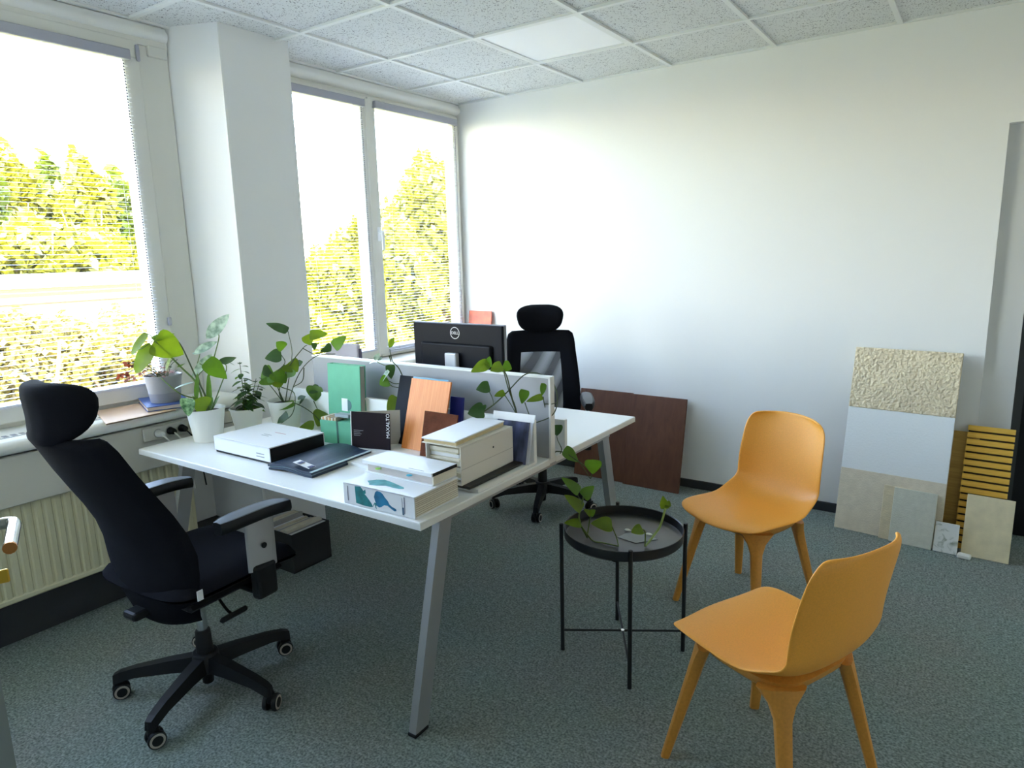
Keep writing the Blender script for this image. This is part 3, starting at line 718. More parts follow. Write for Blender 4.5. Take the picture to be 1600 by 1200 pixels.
# ------------------------------------------------------------------ round tray table
def tray_table():
    c = (2.245, -1.945); t = thing('tray_table', 'round black metal tray table between the desk and the ochre chairs', 'table', (c[0], c[1], 0))
    prof = [(0.0, .478), (.208, .478), (.216, .482), (.218, .511), (.2205, .513), (.2225, .511), (.221, .480), (.215, .473), (0.0, .472)]
    lathe('tray', prof, mat('tray_black', (0.016, 0.018, 0.020), 0.33, spec=0.6), t, 56)
    angs = [math.atan2(-2.06 + 1.945, 2.041 - 2.245), math.atan2(.13, .205), math.atan2(-.205, .124), math.atan2(.205, -.122)]
    for a in angs:
        x, y = .2315 * math.cos(a), .2315 * math.sin(a)
        bm = bmesh.new(); bm_cyl(bm, (x, y, .262), .0078, .0078, .522, 14); bmo('leg', bm, BLACKM, t, 0, 1, True)
    bm = bmesh.new()
    for a0, a1 in ((angs[0], angs[1]), (angs[2], angs[3])):
        pa = Vector((.2315 * math.cos(a0), .2315 * math.sin(a0), .085)); pb = Vector((.2315 * math.cos(a1), .2315 * math.sin(a1), .085))
        tube('cross_bar', [pa, pb], .0042, BLACKM, t, seg=8, n=2)
    bm = bmesh.new(); bm_cyl(bm, (.0, .0, .0865), .007, .007, .010, 12); bmo('cross_bolt', bm, CHROME, t)
tray_table()

# ================================================================== BOARDS ALONG THE WALL
def leaning(name, label, cat, x0, x1, yb, yt, h, th, material, skew=0.0, bevel=0.002, group=None, as_thing=False):
    """board with its foot at y=yb and its top towards y=yt; h measured along the board"""
    ang = math.asin(min(.9, (yt - yb) / h)); t = thing(name, label, cat, ((x0 + x1) / 2, yb, 0.001), skew, group)
    t.rotation_euler = (-ang, 0, skew); w = x1 - x0
    if not as_thing: box('panel', (-w / 2, 0, 0), (w / 2, th, h), material, t, bevel)
    return t, w
PLR = mat('plaster_rough', (0.78, 0.66, 0.45), 0.95, noise=(9, 0.08), bump=(60, 1.0))
PLF = mat('plaster_fine', (0.70, 0.63, 0.49), 0.95, noise=(25, 0.06), bump=(150, 0.5))
PLW = mat('plaster_white', (0.80, 0.83, 0.82), 0.9, bump=(90, 0.35))
t, w = leaning('sample_board', 'tall sample board in three plaster bands, rough beige over white over beige', 'board', 2.715, 3.212, -0.257, -0.052, 1.0, .02, None, R(-6), as_thing=True)
box('backer', (-w / 2, .006, 0), (w / 2, .022, 1.0), mat('backer_beige', (.6, .56, .46), .8), t)
box('rough_band', (-w / 2, -.004, .672), (w / 2, .006, 1.0), PLR, t, .002); box('white_band', (-w / 2, .0, .335), (w / 2, .006, .672), PLW, t, .001); box('fine_band', (-w / 2, -.002, 0), (w / 2, .006, .335), PLF, t, .001)
t, w = leaning('plaster_sample', 'thin yellowish plaster strip sample behind the grey-green square', 'board', 2.936, 3.06, -0.280, -0.221, .285, .008, mat('plaster_yellow', (0.66, 0.57, 0.38), .9, noise=(30, .1), bump=(120, .5)), R(-6))
t, w = leaning('plaster_sample', 'grey-green plaster square leaning on the tall banded board', 'board', 2.985, 3.180, -0.301, -0.242, .285, .010, mat('plaster_grey', (0.60, 0.60, 0.50), .9, noise=(40, .06), bump=(150, .4)), R(-6))
def mat_marble():
    mt = mat('tile_marbled', (0.72, 0.73, 0.69), .5); nt = mt.node_tree; b = nt.nodes['Principled BSDF']; tc = nt.nodes.new('ShaderNodeTexCoord')
    n = nt.nodes.new('ShaderNodeTexNoise'); n.inputs['Scale'].default_value = 22; n.inputs['Detail'].default_value = 6; n.inputs['Distortion'].default_value = 1.2; nt.links.new(tc.outputs['Object'], n.inputs['Vector'])
    r = nt.nodes.new('ShaderNodeValToRGB'); e = r.color_ramp.elements; e[0].position = .30; e[0].color = (.28, .32, .25, 1); e[1].position = .46; e[1].color = (.74, .75, .71, 1); nt.links.new(n.outputs['Fac'], r.inputs[0]); nt.links.new(r.outputs[0], b.inputs['Base Color']); return mt
leaning('tile_sample', 'small white marbled tile, narrowest of the samples on the floor', 'tile', 3.185, 3.288, -0.312, -0.275, .150, .008, mat_marble(), R(-4))
leaning('tile_sample', 'beige textured tile leaning on the slatted wood panel', 'tile', 3.303, 3.498, -0.300, -0.215, .305, .010, mat('tile_beige', (0.74, 0.65, 0.43), .85, noise=(18, .08), bump=(200, .3)), R(-4))
leaning('plywood_panel', 'mustard brown plywood strip half hidden behind the slatted panel', 'board', 3.19, 3.33, -0.15, -0.04, .58, .012, mat_wood('plywood', (.36, .20, .04), (.50, .31, .07)), R(-4))
# slatted panel
t, w = leaning('slatted_panel', 'slatted yellow wood panel standing near the dark doorway', 'board', 3.270, 3.468, -0.215, -0.045, .632, .02, None, R(-4), as_thing=True)
SL = mat_wood('slat_pine', (.80, .44, .05), (.95, .62, .11), (1.2, 20, 20))
box('backing', (-w / 2 + .004, .012, 0), (w / 2 - .004, .016, .63), mat('slat_backing', (.05, .033, .015), .9), t)
s0 = box('slat', (-w / 2, 0, 0), (w / 2, .012, .0265), SL, t, .0015)
for k in range(1, 18):
    s = copy_obj(s0, t); s.location = (random.uniform(-.0015, .0015), 0, k * .0355)
tag(slab('foam_offcut', [(3.288, -.345), (3.345, -.350), (3.350, -.315), (3.294, -.310)], 0.0, .022, mat('foam_white', (.8, .79, .72), .9), bevel=.005), 'small white offcut lying at the foot of the slatted panel', 'offcut')
# brown panels behind the far desk
BRN = mat_wood('panel_brown', (.105, .036, .017), (.150, .058, .026), (4, 4, 1.2), .7)
leaning('brown_panel', 'dark brown board leaning on the white wall, left one of two', 'board', 1.02, 1.415, -0.14, -0.03, .605, .018, BRN, R(-1))
leaning('brown_panel', 'dark brown board leaning on the white wall, right one of two', 'board', 1.405, 1.795, -0.165, -0.05, .605, .018, BRN, R(-1))
# box of samples under the desk
t = thing('sample_box', 'dark open box packed with pale boards under the desk', 'box', (0.455, -2.075, 0), 0)
DB = mat('box_dark', (0.018, 0.020, 0.022), .8)
bm = bmesh.new()
for (c, s) in (((0, -.115, .1), (.28, .006, .2)), ((0, .115, .1), (.28, .006, .2)), ((-.137, 0, .1), (.006, .224, .2)), ((.137, 0, .1), (.006, .224, .2)), ((0, 0, .003), (.28, .23, .006))): bm_box(bm, c, s)
bmo('shell', bm, DB, t)
xs = -.128; k = 0
while xs < .118:
    wd = random.choice((.012, .02, .03, .016)); h = .2 + random.uniform(-.012, .012)
    box('board', (xs, -.108, .007), (xs + wd - .003, .108, h), [PLF, CREAM, mat('board_grey', (.4, .38, .38), .8), WHITEB][k % 4], t); xs += wd; k += 1

# ================================================================== THINGS ON THE DESK
# white slipcase box
t = thing('presentation_box', 'large white box with a black open side, lying beside the navy catalogue', 'box', (0.865, -2.455, DZ))
box('tray', (-.183, -.130, 0), (.184, .133, .060), BLACKP, t, .001)
bm = bmesh.new(); bm_box(bm, (0, 0, .0665), (.372, .27, .005)); bm_box(bm, (-.1845, 0, .0385), (.003, .27, .056)); bm_box(bm, (0, -.1335, .0385), (.372, .003, .056)); bm_box(bm, (0, .1335, .035), (.372, .003, .066)); bmo('sleeve', bm, WHITEB, t, .0006, 1)
PRT = mat('print_grey', (.35, .36, .38), .7)
for i, (x, y, wd) in enumerate(((0.0, .03, .07), (-.02, -.01, .05), (-.015, -.025, .045))): box('print_line', (x, y, .069), (x + wd, y + .004, .0693), PRT if i else mat('print_red', (.6, .3, .3), .7), t)
for i in range(2): box('print_line', (.10, -.1356, .035 - i * .012), (.15, -.1351, .039 - i * .012), PRT, t)
# navy catalogue, slightly arched
t = thing('catalogue', 'navy soft-cover catalogue with a white label, lying beside the white box', 'book', (1.20, -2.465, DZ), R(3))
NAVY = mat('navy_cover', (.008, .024, .058), .42)
def arched(name, w, d, z0, th, arch, material, par, ox=0, oy=0, n=12):
    V = []
    for i in range(n + 1):
        u = i / n; x = (u - .5) * w; a = arch * math.sin(min(1, u * 1.35) * PI) * (1 if u < .74 else 0) ; a = arch * max(0, math.sin(PI * min(1, u / .8))) ** 1.2
        for (y, z) in ((-d / 2, z0 + a), (d / 2, z0 + a), (d / 2, z0 + a + th), (-d / 2, z0 + a + th)): V.append((x + ox, y + oy, z))
    Fc = []
    for i in range(n):
        for k in range(4): Fc.append((i * 4 + k, i * 4 + 4 + k, i * 4 + 4 + (k + 1) % 4, i * 4 + (k + 1) % 4))
    Fc += [(0, 1, 2, 3), tuple(n * 4 + k for k in (3, 2, 1, 0))]
    return raw(name, V, Fc, material, par)
arched('lower_cover', .235, .315, 0.0, .008, .010, NAVY, t); arched('page_block', .228, .309, .008, .004, .010, mat('pages_teal', (.16, .24, .28), .7), t); arched('upper_cover', .235, .315, .012, .009, .012, NAVY, t, -.003)
box('spine_strip', (.106, -.157, .020), (.117, .157, .0225), mat('strip_pale', (.50, .66, .70), .5), t)
bm = bmesh.new(); bm_box(bm, (.045, -.125, .0345), (.085, .035, .0006), Matrix.Rotation(R(9), 3, 'Y')); lb = bmo('label', bm, WHITEB, t)
for q in (.018, .070): box('label_print', (q, -.138, .0385 - (q - .018) * .19), (q + .018, -.112, .0391 - (q - .018) * .16), mat('print_navy', (.05, .07, .16), .6), lb)
# map book
t = thing('map_book', 'thick white book with a teal world map on its spine at the desk corner', 'book', (1.766, -2.612, DZ), R(2))
box('page_block', (-.146, -.105, .004), (.148, .108, .066), CREAM, t)
bm = bmesh.new(); bm_box(bm, (0, 0, .068), (.30, .222, .004)); bm_box(bm, (0, 0, .002), (.30, .222, .004)); bm_box(bm, (0, -.1095, .035), (.30, .003, .070)); bmo('cover', bm, WHITEB, t, .0008, 1)
for k in range(9):
    z = .008 + k * .0066 + random.uniform(-.001, .001); box('page_line', (.1481, -.104, z), (.1488, .107, z + .0012), mat('page_shadow', (.34, .27, .2), .9), t)
def flat_poly(name, pts, plane, material, par, eps=.0003):
    bm = bmesh.new(); vs = []
    for (a, b_) in pts:
        vs.append(bm.verts.new((a, -.111 - eps, b_) if plane == 'front' else (a, b_, .070 + eps)))
    f = bm.faces.new(vs); bmesh.ops.triangulate(bm, faces=[f]); return bmo(name, bm, material, par)
TEAL = mat('map_teal', (.012, .19, .20), .6, noise=(40, .3)); BLUEM = mat('map_blue', (.010, .16, .30), .6, noise=(25, .35)); TEALL = mat('map_teal_light', (.10, .36, .38), .6, noise=(30, .25))
na = [(-.098, .066), (-.072, .068), (-.066, .060), (-.070, .055), (-.060, .056), (-.052, .062), (-.050, .050), (-.056, .046), (-.048, .040), (-.040, .032), (-.030, .022), (-.022, .010), (-.032, .007), (-.055, .006), (-.080, .008), (-.096, .010)]
sa = [(-.010, .060), (-.002, .066), (.012, .065), (.022, .060), (.030, .050), (.042, .040), (.048, .030), (.058, .024), (.074, .020), (.076, .014), (.068, .011), (.056, .016), (.040, .024), (.026, .024), (.014, .016), (.004, .012), (-.006, .016), (-.012, .030), (-.016, .044)]
flat_poly('map_print', na, 'front', TEAL, t); flat_poly('map_print', sa, 'front', BLUEM, t)
flat_poly('map_print', [(-.022, .010), (-.014, .020), (-.012, .008), (-.006, .004), (-.010, .014), (-.004, .022), (-.014, .026), (-.020, .018)], 'front', TEAL, t)
flat_poly('map_print', [(-.09, -.062), (-.07, -.04), (-.045, -.028), (-.012, -.034), (.03, -.046), (.062, -.056), (.070, -.066), (.058, -.074), (.03, -.074), (.0, -.070), (-.03, -.084), (-.055, -.090), (-.066, -.078)], 'top', TEALL, t)
for (x, z0, z1, wd) in ((-.132, .012, .062, .0025), (.100, .02, .06, .0012), (.108, .010, .064, .0022)): box('spine_print', (x, -.1116, z0), (x + wd, -.1112, z1), mat('print_dark', (.05, .05, .12), .6), t)
box('spine_print', (.100, -.1117, .006), (.106, -.1112, .030), mat('print_blue', (.02, .08, .16), .6), t)
# white book on it
t = thing('sticky_note_book', 'white hardcover book with green and blue page markers, lying on the map book', 'book', (1.748, -2.553, DZ + .0705), R(0))
box('page_block', (-.140, -.052, .003), (.150, .060, .030), mat('pages_grey', (.55, .50, .47), .8, noise=(40, .15, (1, 1, 50))), t)
bm = bmesh.new(); bm_box(bm, (0, 0, .036), (.31, .125, .012)); bm_box(bm, (.004, 0, .0015), (.30, .122, .003)); bmo('cover', bm, WHITEB, t, .001, 1)
box('black_panel', (.1552, -.058, .031), (.1560, .062, .0415), BLACKP, t); box('pages_side', (.150, -.055, .003), (.1545, .060, .030), CREAM, t)
for (x, c) in ((-.085, (.38, .72, .12)), (.055, (.10, .55, .72))): 
    bm = bmesh.new(); bm_cyl(bm, (x, -.058, .020), .010, .010, .002, 14); mk = bmo('page_marker', bm, mat('marker_%d' % int(c[0] * 100), c, .5), t); mk.scale = (1, 1, 1)
box('title_print', (.05, -.056, .0421), (.115, -.052, .0423), PRT, t)
# white pamphlet box behind it
tag(box('flat_box', (1.60, -2.43, DZ + .0135), (1.735, -2.245, DZ + .030), WHITEB, None, .002), 'flat white box lying between the stacked books and the orange wood sample', 'box')
# black folder, slipcase, binder
tag(box('black_folder', (1.705, -2.455, DZ + .0135), (1.925, -2.125, DZ + .0225), mat('folder_black', (.010, .010, .012), .5), None, .003), 'black folder lying under the white slipcase', 'folder')
t = thing('slipcase', 'white slipcase stuffed with loose papers, standing on the black folder', 'box', (1.815, -2.30, DZ + .023), R(1.5))
IV = mat('slipcase_ivory', (.76, .73, .66), .5)
bm = bmesh.new()
for (c, s) in (((0, 0, .0025), (.152, .32, .005)), ((0, 0, .1325), (.152, .32, .005)), ((-.0735, 0, .0675), (.005, .32, .125)), ((.0735, 0, .0675), (.005, .32, .125)), ((0, .1575, .0675), (.142, .005, .125))): bm_box(bm, c, s)
bmo('case', bm, IV, t, .002, 2)
box('seam', (.0761, -.159, .054), (.0765, .16, .0555), mat('seam_grey', (.45, .43, .38), .8), t)
z = .006; k = 0
while z < .118:
    h = random.choice((.006, .010, .014, .018)); box('papers', (-.068, -.150 + random.uniform(0, .02), z), (.066 - random.uniform(0, .02), .15, z + h - .0015), [CREAM, WHITEB, mat('paper_buff', (.66, .62, .46), .8)][k % 3], t); z += h; k += 1
bm = bmesh.new(); bm_cyl(bm, (.0763, .03, .088), .004, .004, .001, 10, Matrix.Rotation(PI / 2, 3, 'Y')); bmo('finger_hole', bm, GAP, t)
t = thing('ring_binder', 'thin white folder with buff edges lying on top of the slipcase', 'folder', (1.800, -2.315, DZ + .159), R(4))
box('sheet_stack', (-.066, -.150, .002), (.069, .155, .014), mat('stack_buff', (.62, .50, .28), .8, noise=(40, .25, (1, 1, 60))), t); box('cover', (-.070, -.158, .014), (.070, .160, .019), WHITEB, t, .001); box('lower_cover', (-.070, -.158, 0), (.072, .160, .002), IV, t)
# brochure at the low panel
t = thing('brochure', 'dark blue photo brochure with a white flap leaning at the desk end', 'brochure', (1.868, -2.135, DZ + .0135), 0); t.rotation_euler = (R(-14), 0, R(2))
PH = mat('photo_blue', (.06, .075, .16), .3, noise=(9, .9, (3, 1, 1)))
box('photo_sheet', (-.075, 0, 0), (.066, .004, .162), PH, t); box('white_flap', (-.095, -.003, .158), (.088, .002, .188), WHITEB, t)
box('back_sheet', (-.085, .004, .0), (.080, .007, .18), mat('sheet_pale', (.66, .68, .76), .6), t)
# green book
t = thing('green_book', 'tall green hardcover book standing upright at the divider', 'book', (.955, -2.118, DZ), 0); t.rotation_euler = (R(-3), 0, R(1.5))
GRN = mat('cloth_green', (.12, .42, .26), .7, noise=(8, .12)); GRND = mat('cloth_green_dark', (.03, .10, .08), .6)
box('front_cover', (-.107, 0, 0), (.098, .004, .318), GRN, t, .001); box('back_cover', (-.107, .032, 0), (.098, .036, .318), GRN, t, .001); box('spine', (-.107, .003, 0), (-.103, .033, .318), GRN, t); box('page_block', (-.103, .004, .004), (.094, .032, .314), mat('pages_greybrown', (.42, .40, .36), .8, noise=(40, .2, (1, 60, 1))), t)
box('label', (-.020, -.0008, .108), (.017, 0, .165), WHITEB, t)
bm = bmesh.new(); bm_cyl(bm, (.017, -.0004, .136), .025, .025, .0006, 22, Matrix.Rotation(PI / 2, 3, 'X')); bmo('label_disc', bm, mat('disc_green', (.06, .16, .16), .6), t)
# green sample box
t = thing('sample_case', 'green box of colour swatches in front of the tall green book', 'box', (1.035, -2.205, DZ), R(6))
box('case', (-.085, -.045, 0), (.088, .042, .100), GRN, t, .001); box('strap', (.008, -.0458, 0), (.018, .0425, .1006), GRND, t)
for k in range(9): box('swatch', (-.080 + k * .0095, -.042, .1), (-.073 + k * .0095, .030, .113 + random.uniform(-.002, .002)), mat('swatch_%d' % (k % 4), [(.70, .62, .46), (.62, .36, .16), (.76, .74, .66), (.45, .30, .18)][k % 4], .8), t)
tag(slab('swatch_block', [(1.02, -2.232), (1.10, -2.225), (1.098, -2.19), (1.022, -2.196)], DZ + .1135, DZ + .128, mat('swatch_grey', (.30, .36, .38), .5), bevel=.002), 'small grey block lying on top of the green swatch box', 'block')
# black booklet with title along its edge
t = thing('black_booklet', 'black booklet with white vertical lettering standing half open', 'brochure', (1.262, -2.262, DZ + .0135), R(16)); t.rotation_euler = (R(-4), 0, R(14))
BK = mat('booklet_black', (.016, .010, .013), .65, spec=.12)
box('front_cover', (-.090, 0, 0), (.092, .003, .150), BK, t); bm = bmesh.new(); bm_box(bm, (-.005, .052, .075), (.20, .003, .148), Matrix.Rotation(R(31), 3, 'Z')); bmo('back_leaf', bm, mat('leaf_buff', (.62, .58, .50), .7), t)
box('edge', (-.093, -.0004, 0), (-.089, .0034, .150), WHITEB, t)
text('lettering', 'MAXALTO', .0215, (.0905, -.0008, .048), (R(90), R(-90), 0), WHITEB, t)
for k, wd in enumerate((.045, .03, .036, .03)): box('print_line', (-.078, -.0006, .072 - k * .007), (-.078 + wd, -.0001, .0735 - k * .007), PRT, t)
# leaning boards
def lean_on(name, label, cat, x0, x1, h, material, yb, ang, th=.004, z0=DZ + .0135, rz=0, tilt=0):
    t = thing(name, label, cat, ((x0 + x1) / 2, yb, z0), 0); t.rotation_euler = (R(-ang), tilt, rz); w = x1 - x0
    box('panel', (-w / 2, 0, 0), (w / 2, th, h), material, t, .0008); return t, w
t, w = lean_on('dark_folder', 'navy black folder leaning on the divider left of the orange wood sample', 'folder', 1.262, 1.47, .288, mat('folder_navy', (.009, .013, .022), .65, spec=.12, noise=(5, .5)), -2.150, 17)
text('lettering', 'S', .028, (-.012, -.0008, .118), (R(90), R(-50), 0), WHITEB, t); box('print_line', (-.095, -.0006, .018), (-.065, -.0001, .020), PRT, t)
t, w = lean_on('blue_card', 'light blue card leaning just behind the orange wood sample', 'card', 1.352, 1.54, .292, mat('card_blue', (.16, .42, .62), .5, noise=(4, .3)), -2.168, 17, .003)
t, w = lean_on('wood_sample', 'orange wood veneer sample leaning among the folders on the desk', 'wood sample', 1.362, 1.572, .290, mat_wood('veneer_orange', (.70, .20, .035), (.85, .33, .08), (40, 8, 1.0), .5), -2.188, 17, .008)
t, w = lean_on('leather_sample', 'dark brown leather swatch leaning on the orange wood sample', 'swatch', 1.505, 1.672, .178, mat('leather_brown', (.11, .036, .018), .8, spec=.08, noise=(18, .3), bump=(120, .5)), -2.235, 14, .006)
t, w = lean_on('blue_booklet', 'small royal blue booklet standing right of the orange wood sample', 'book', 1.545, 1.608, .215, mat('royal_blue', (.012, .018, .20), .5), -2.108, 8, .012)

# ------------------------------------------------------------------ far side of the desk: monitor
def monitor():
    t = thing('monitor', 'black computer monitor seen from behind on the far desk', 'monitor', (1.225, -1.62, DZ), R(0)); w = .278; z0, z1 = .13, .467
    t.rotation_euler = (0, 0, R(-1))
    MB = mat('monitor_back', (.007, .008, .012), .5, spec=.14); GB = mat('monitor_bezel', (.33, .33, .36), .4)
    box('bezel', (-w, 0, z0), (w, .016, z1), GB, t, .003)
    bm = bmesh.new(); bm_box(bm, (0, -.008, (z0 + z1) / 2), (2 * w - .008, .016, z1 - z0 - .006)); bmo('back_shell', bm, MB, t, .005, 2)
    bm = bmesh.new(); bm_box(bm, (0, -.022, (z0 + z1) / 2 - .03), (2 * w - .12, .022, z1 - z0 - .13)); bmo('housing', bm, MB, t, .012, 3)
    box('screen', (-w + .012, .0158, z0 + .018), (w - .012, .0166, z1 - .012), BLACKP, t)
    bm = bmesh.new(); bm_box(bm, (0, -.052, .17), (.07, .028, .32)); bmo('stand_neck', bm, mat('stand_silver', (.55, .56, .58), .4, metal=.3), t, .006, 2)
    box('stand_foot', (-.12, -.12, 0), (.12, .06, .012), GB, t, .004)
    lg = lathe('logo_ring', [(.0255, 0), (.0285, 0), (.0285, .0012), (.0255, .0012), (.0255, 0)], mat('logo_silver', (.78, .79, .80), .3), t, 32); lg.rotation_euler = (R(90), 0, 0); lg.location = (-.005, -.0163, z1 - .046)
    text('lettering', 'DELL', .020, (0, -.0065, .0008), (0, 0, 0), mat('logo_silver', (.78, .79, .80), .3), lg, align='CENTER')
monitor()
# pale upright object behind the divider, red card in the window corner
t = thing('grey_pouch', 'pale mauve-grey rounded upright panel beyond the divider, near the column', 'panel', (0.50, -1.70, DZ), R(18))
bm = bmesh.new(); bm_box(bm, (0, 0, .17), (.20, .03, .34)); bmo('panel', bm, mat('mauve_grey', (.66, .62, .70), .8), t, .012, 3)
bm = bmesh.new(); bm_box(bm, (.104, 0, .165), (.004, .026, .30)); bmo('side_trim', bm, mat('trim_dark', (.10, .08, .14), .6), t)
t, w = leaning('red_card', 'red-orange picture card standing on the sill in the window corner', 'card', 0.05, 0.265, -0.055, -0.02, .245, .004, mat('card_red', (.55, .09, .035), .5, noise=(14, .5)), 0)
t.location.z = 0.8685

# ================================================================== PLANTS
def leaf_mesh(B, T, w, up, fold=.18, droop=.12, kind='heart'):
    B = Vector(B); T = Vector(T); d = T - B; L = d.length; d.normalize(); up = Vector(up); up = up - d * up.dot(d)
    if up.length < 1e-4: up = d.orthogonal()
    up.normalize(); s = d.cross(up); n = 12; V = []
    for i in range(n + 1):
        t = i / n
        if kind == 'heart': f = math.sin(PI * t ** .58) ** .8 if 0 < t < 1 else 0
        elif kind == 'blade': f = (math.sin(PI * (.06 + .94 * t) ** .8) ** .55 if t < 1 else 0)
        else: f = math.sin(PI * t ** .85) ** .85 if 0 < t < 1 else 0
        hw = w / 2 * f * (1 + .03 * math.sin(9 * t + L * 300)); c = B + d * (L * t) - up * (droop * L * t * t); lobe = (-.16 * L * (1 - t) ** 3 if kind == 'heart' else 0)
        for k in (-1, -.5, 0, .5, 1):
            e = abs(k); V.append(c + s * (k * hw) + up * (fold * hw * e * (1.2 - .5 * e)) + d * (lobe * e * min(1, 6 * t)))
    Fc = [(i * 5 + k, i * 5 + k + 1, i * 5 + 6 + k, i * 5 + 5 + k) for i in range(n) for k in range(4)]
    return V, Fc
LW = [1.0]
def leaf(parent, B, T, w, up=(0, 0, 1), m=None, **kw):
    V, Fc = leaf_mesh(B, T, w * LW[0], up, **kw); return raw('leaf', V, Fc, m or LEAF, parent, True, True)
TOCAM = lambda p: (CAM - Vector(p)).normalized()
def face_up(p, a=.6):
    v = TOCAM(p) * a + Vector((0, 0, 1)) * (1 - a) + Vector((random.uniform(-.25, .25), random.uniform(-.25, .25), 0)); return v
def pot(label, name, c, rt, rb, h, material, z=DZ):
    t = thing(name, label, 'potted plant', (c[0], c[1], z))
    lathe('pot', [(0, 0.001), (rb, 0.001), (rb, .004), (rt - .004, h - .012), (rt, h - .006), (rt, h), (rt - .004, h), (rt - .008, h - .02), (rb, .03), (0, .03)], material, t, 36)
    bm = bmesh.new(); bm_cyl(bm, (0, 0, h - .026), rt * .86, rt * .885, .012, 28); bmo('soil', bm, SOIL, t); return t
# --- large leafed plant in the white pot on the near desk corner
PC = Vector((0.475, -2.49, DZ)); PA = pot('big-leaved climbing plant in the tall white pot on the left desk corner', 'potted_philodendron', PC, .083, .060, .148, POTW)
def Z5(x, y, dd=0.0, c=PC, o=(180, 480), s=5.4545): return at_c(o[0] + x / s, o[1] + y / s, c, dd)
base = PC + Vector((0, 0, .13))
def stem(par, pts, r=.0028, m=None, r1=None): tube('stem', pts, r, m or STEM, par, r1, 6, 5, True, True)
stem(PA, [base + Vector((.01, 0, 0)), Z5(770, 760, .02), Z5(690, 600, .04), Z5(585, 370, .05), Z5(545, 300, .05)], .0040, STEMD, .0025)
stem(PA, [base, Z5(700, 660, .03), Z5(560, 510, .06), Z5(440, 390, .08), Z5(340, 290, .09)], .0046, STEM, .003)
stem(PA, [base + Vector((-.01, .01, 0)), Z5(800, 600, 0), Z5(850, 400, -.02), Z5(885, 250, -.03), Z5(860, 213, -.02)], .0034, STEM, .002)
stem(PA, [base + Vector((.0, .02, 0)), Z5(700, 560, .0), Z5(722, 395, .0)], .003, STEM, .002)
stem(PA, [base + Vector((.02, .01, 0)), Z5(880, 720, .0), Z5(945, 540, -.01), Z5(940, 480, -.01)], .003, STEM, .002)
stem(PA, [base, Z5(700, 620, .02), Z5(760, 520, .03), Z5(720, 480, .03)], .003, STEM, .002)
stem(PA, [Z5(330, 270, .09), Z5(300, 240, .10), Z5(268, 225, .11)], .002, STEM); stem(PA, [Z5(330, 280, .09), Z5(240, 345, .11), Z5(195, 360, .11)], .002, STEM)
stem(PA, [Z5(690, 780, .05), Z5(560, 740, .07), Z5(430, 640, .06), Z5(390, 600, .05)], .003, STEM, .002)
leaf(PA, Z5(330, 285, .09), Z5(585, 400, .06), .125, (.1, -.75, .6), LEAFB, fold=.22, droop=.06)
leaf(PA, Z5(330, 285, .085), Z5(505, 205, .0), .05, (.3, -.2, .8), LEAF, fold=.3)
leaf(PA, Z5(315, 325, .10), Z5(150, 560, .12), .072, (.5, -.7, .3), LEAFB, fold=.12, kind='blade')
leaf(PA, Z5(268, 225, .11), Z5(120, 400, .14), .040, (.4, -.3, .6), LEAFB, fold=.15, kind='blade')
leaf(PA, Z5(775, 268, .0), Z5(972, 58, -.03), .062, (.35, -.75, .1), LEAFP, fold=.12, kind='oval', droop=0)
leaf(PA, Z5(722, 390, .0), Z5(680, 395, .05), .05, (0, 0, 1), LEAFP); leaf(PA, Z5(672, 395, .01), Z5(860, 280, -.02), .046, (.35, -.5, .5), LEAFP, fold=.15, kind='oval')
leaf(PA, Z5(775, 455, .03), Z5(952, 612, .02), .078, (.4, -.8, .5), LEAF, fold=.12, droop=.08)
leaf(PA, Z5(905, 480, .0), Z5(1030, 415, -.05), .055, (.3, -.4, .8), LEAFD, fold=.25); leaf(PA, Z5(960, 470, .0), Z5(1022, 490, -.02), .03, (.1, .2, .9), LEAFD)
leaf(PA, Z5(825, 402, 0), Z5(640, 590, .05),   .042, (.5, -.5, .5), LEAFP, kind='oval'); leaf(PA, Z5(670, 640, .06), Z5(495, 680, .10), .038, (0, 0, 1), LEAFP, kind='oval')
leaf(PA, Z5(620, 775, .09), Z5(615, 935, .09), .066, (.55, -.75, .3), mat_leaf('leaf_striped', (.04, .14, .06), .3, pale=(.30, .50, .33), scale=60), fold=.15)
leaf(PA, Z5(790, 850, .05), Z5(668, 800, .09), .085, (.4, -.8, .4), LEAFB, fold=.1)
leaf(PA, Z5(805, 840, .03), Z5(795, 560, .02), .026, (.5, -.8, .1), LEAF, kind='blade', droop=0); leaf(PA, Z5(690, 790, .05), Z5(702, 560, .05), .022, (.5, -.8, .1), LEAF, kind='blade', droop=0)
leaf(PA, Z5(545, 510, .06), Z5(595, 470, .07), .028, (0, 0, 1), LEAF); leaf(PA, Z5(485, 400, .06), Z5(420, 535, .06), .022, (.2, .2, .8), LEAFP, kind='oval')
for k in range(7):
    a = random.uniform(0, 6.28); leaf(PA, base + Vector((.02 * math.cos(a), .02 * math.sin(a), -.01)), base + Vector((.06 * math.cos(a), .06 * math.sin(a), .05 + random.uniform(0, .03))), .03, (0, 0, 1), LEAF, kind='oval')
LW[0] = 1.0
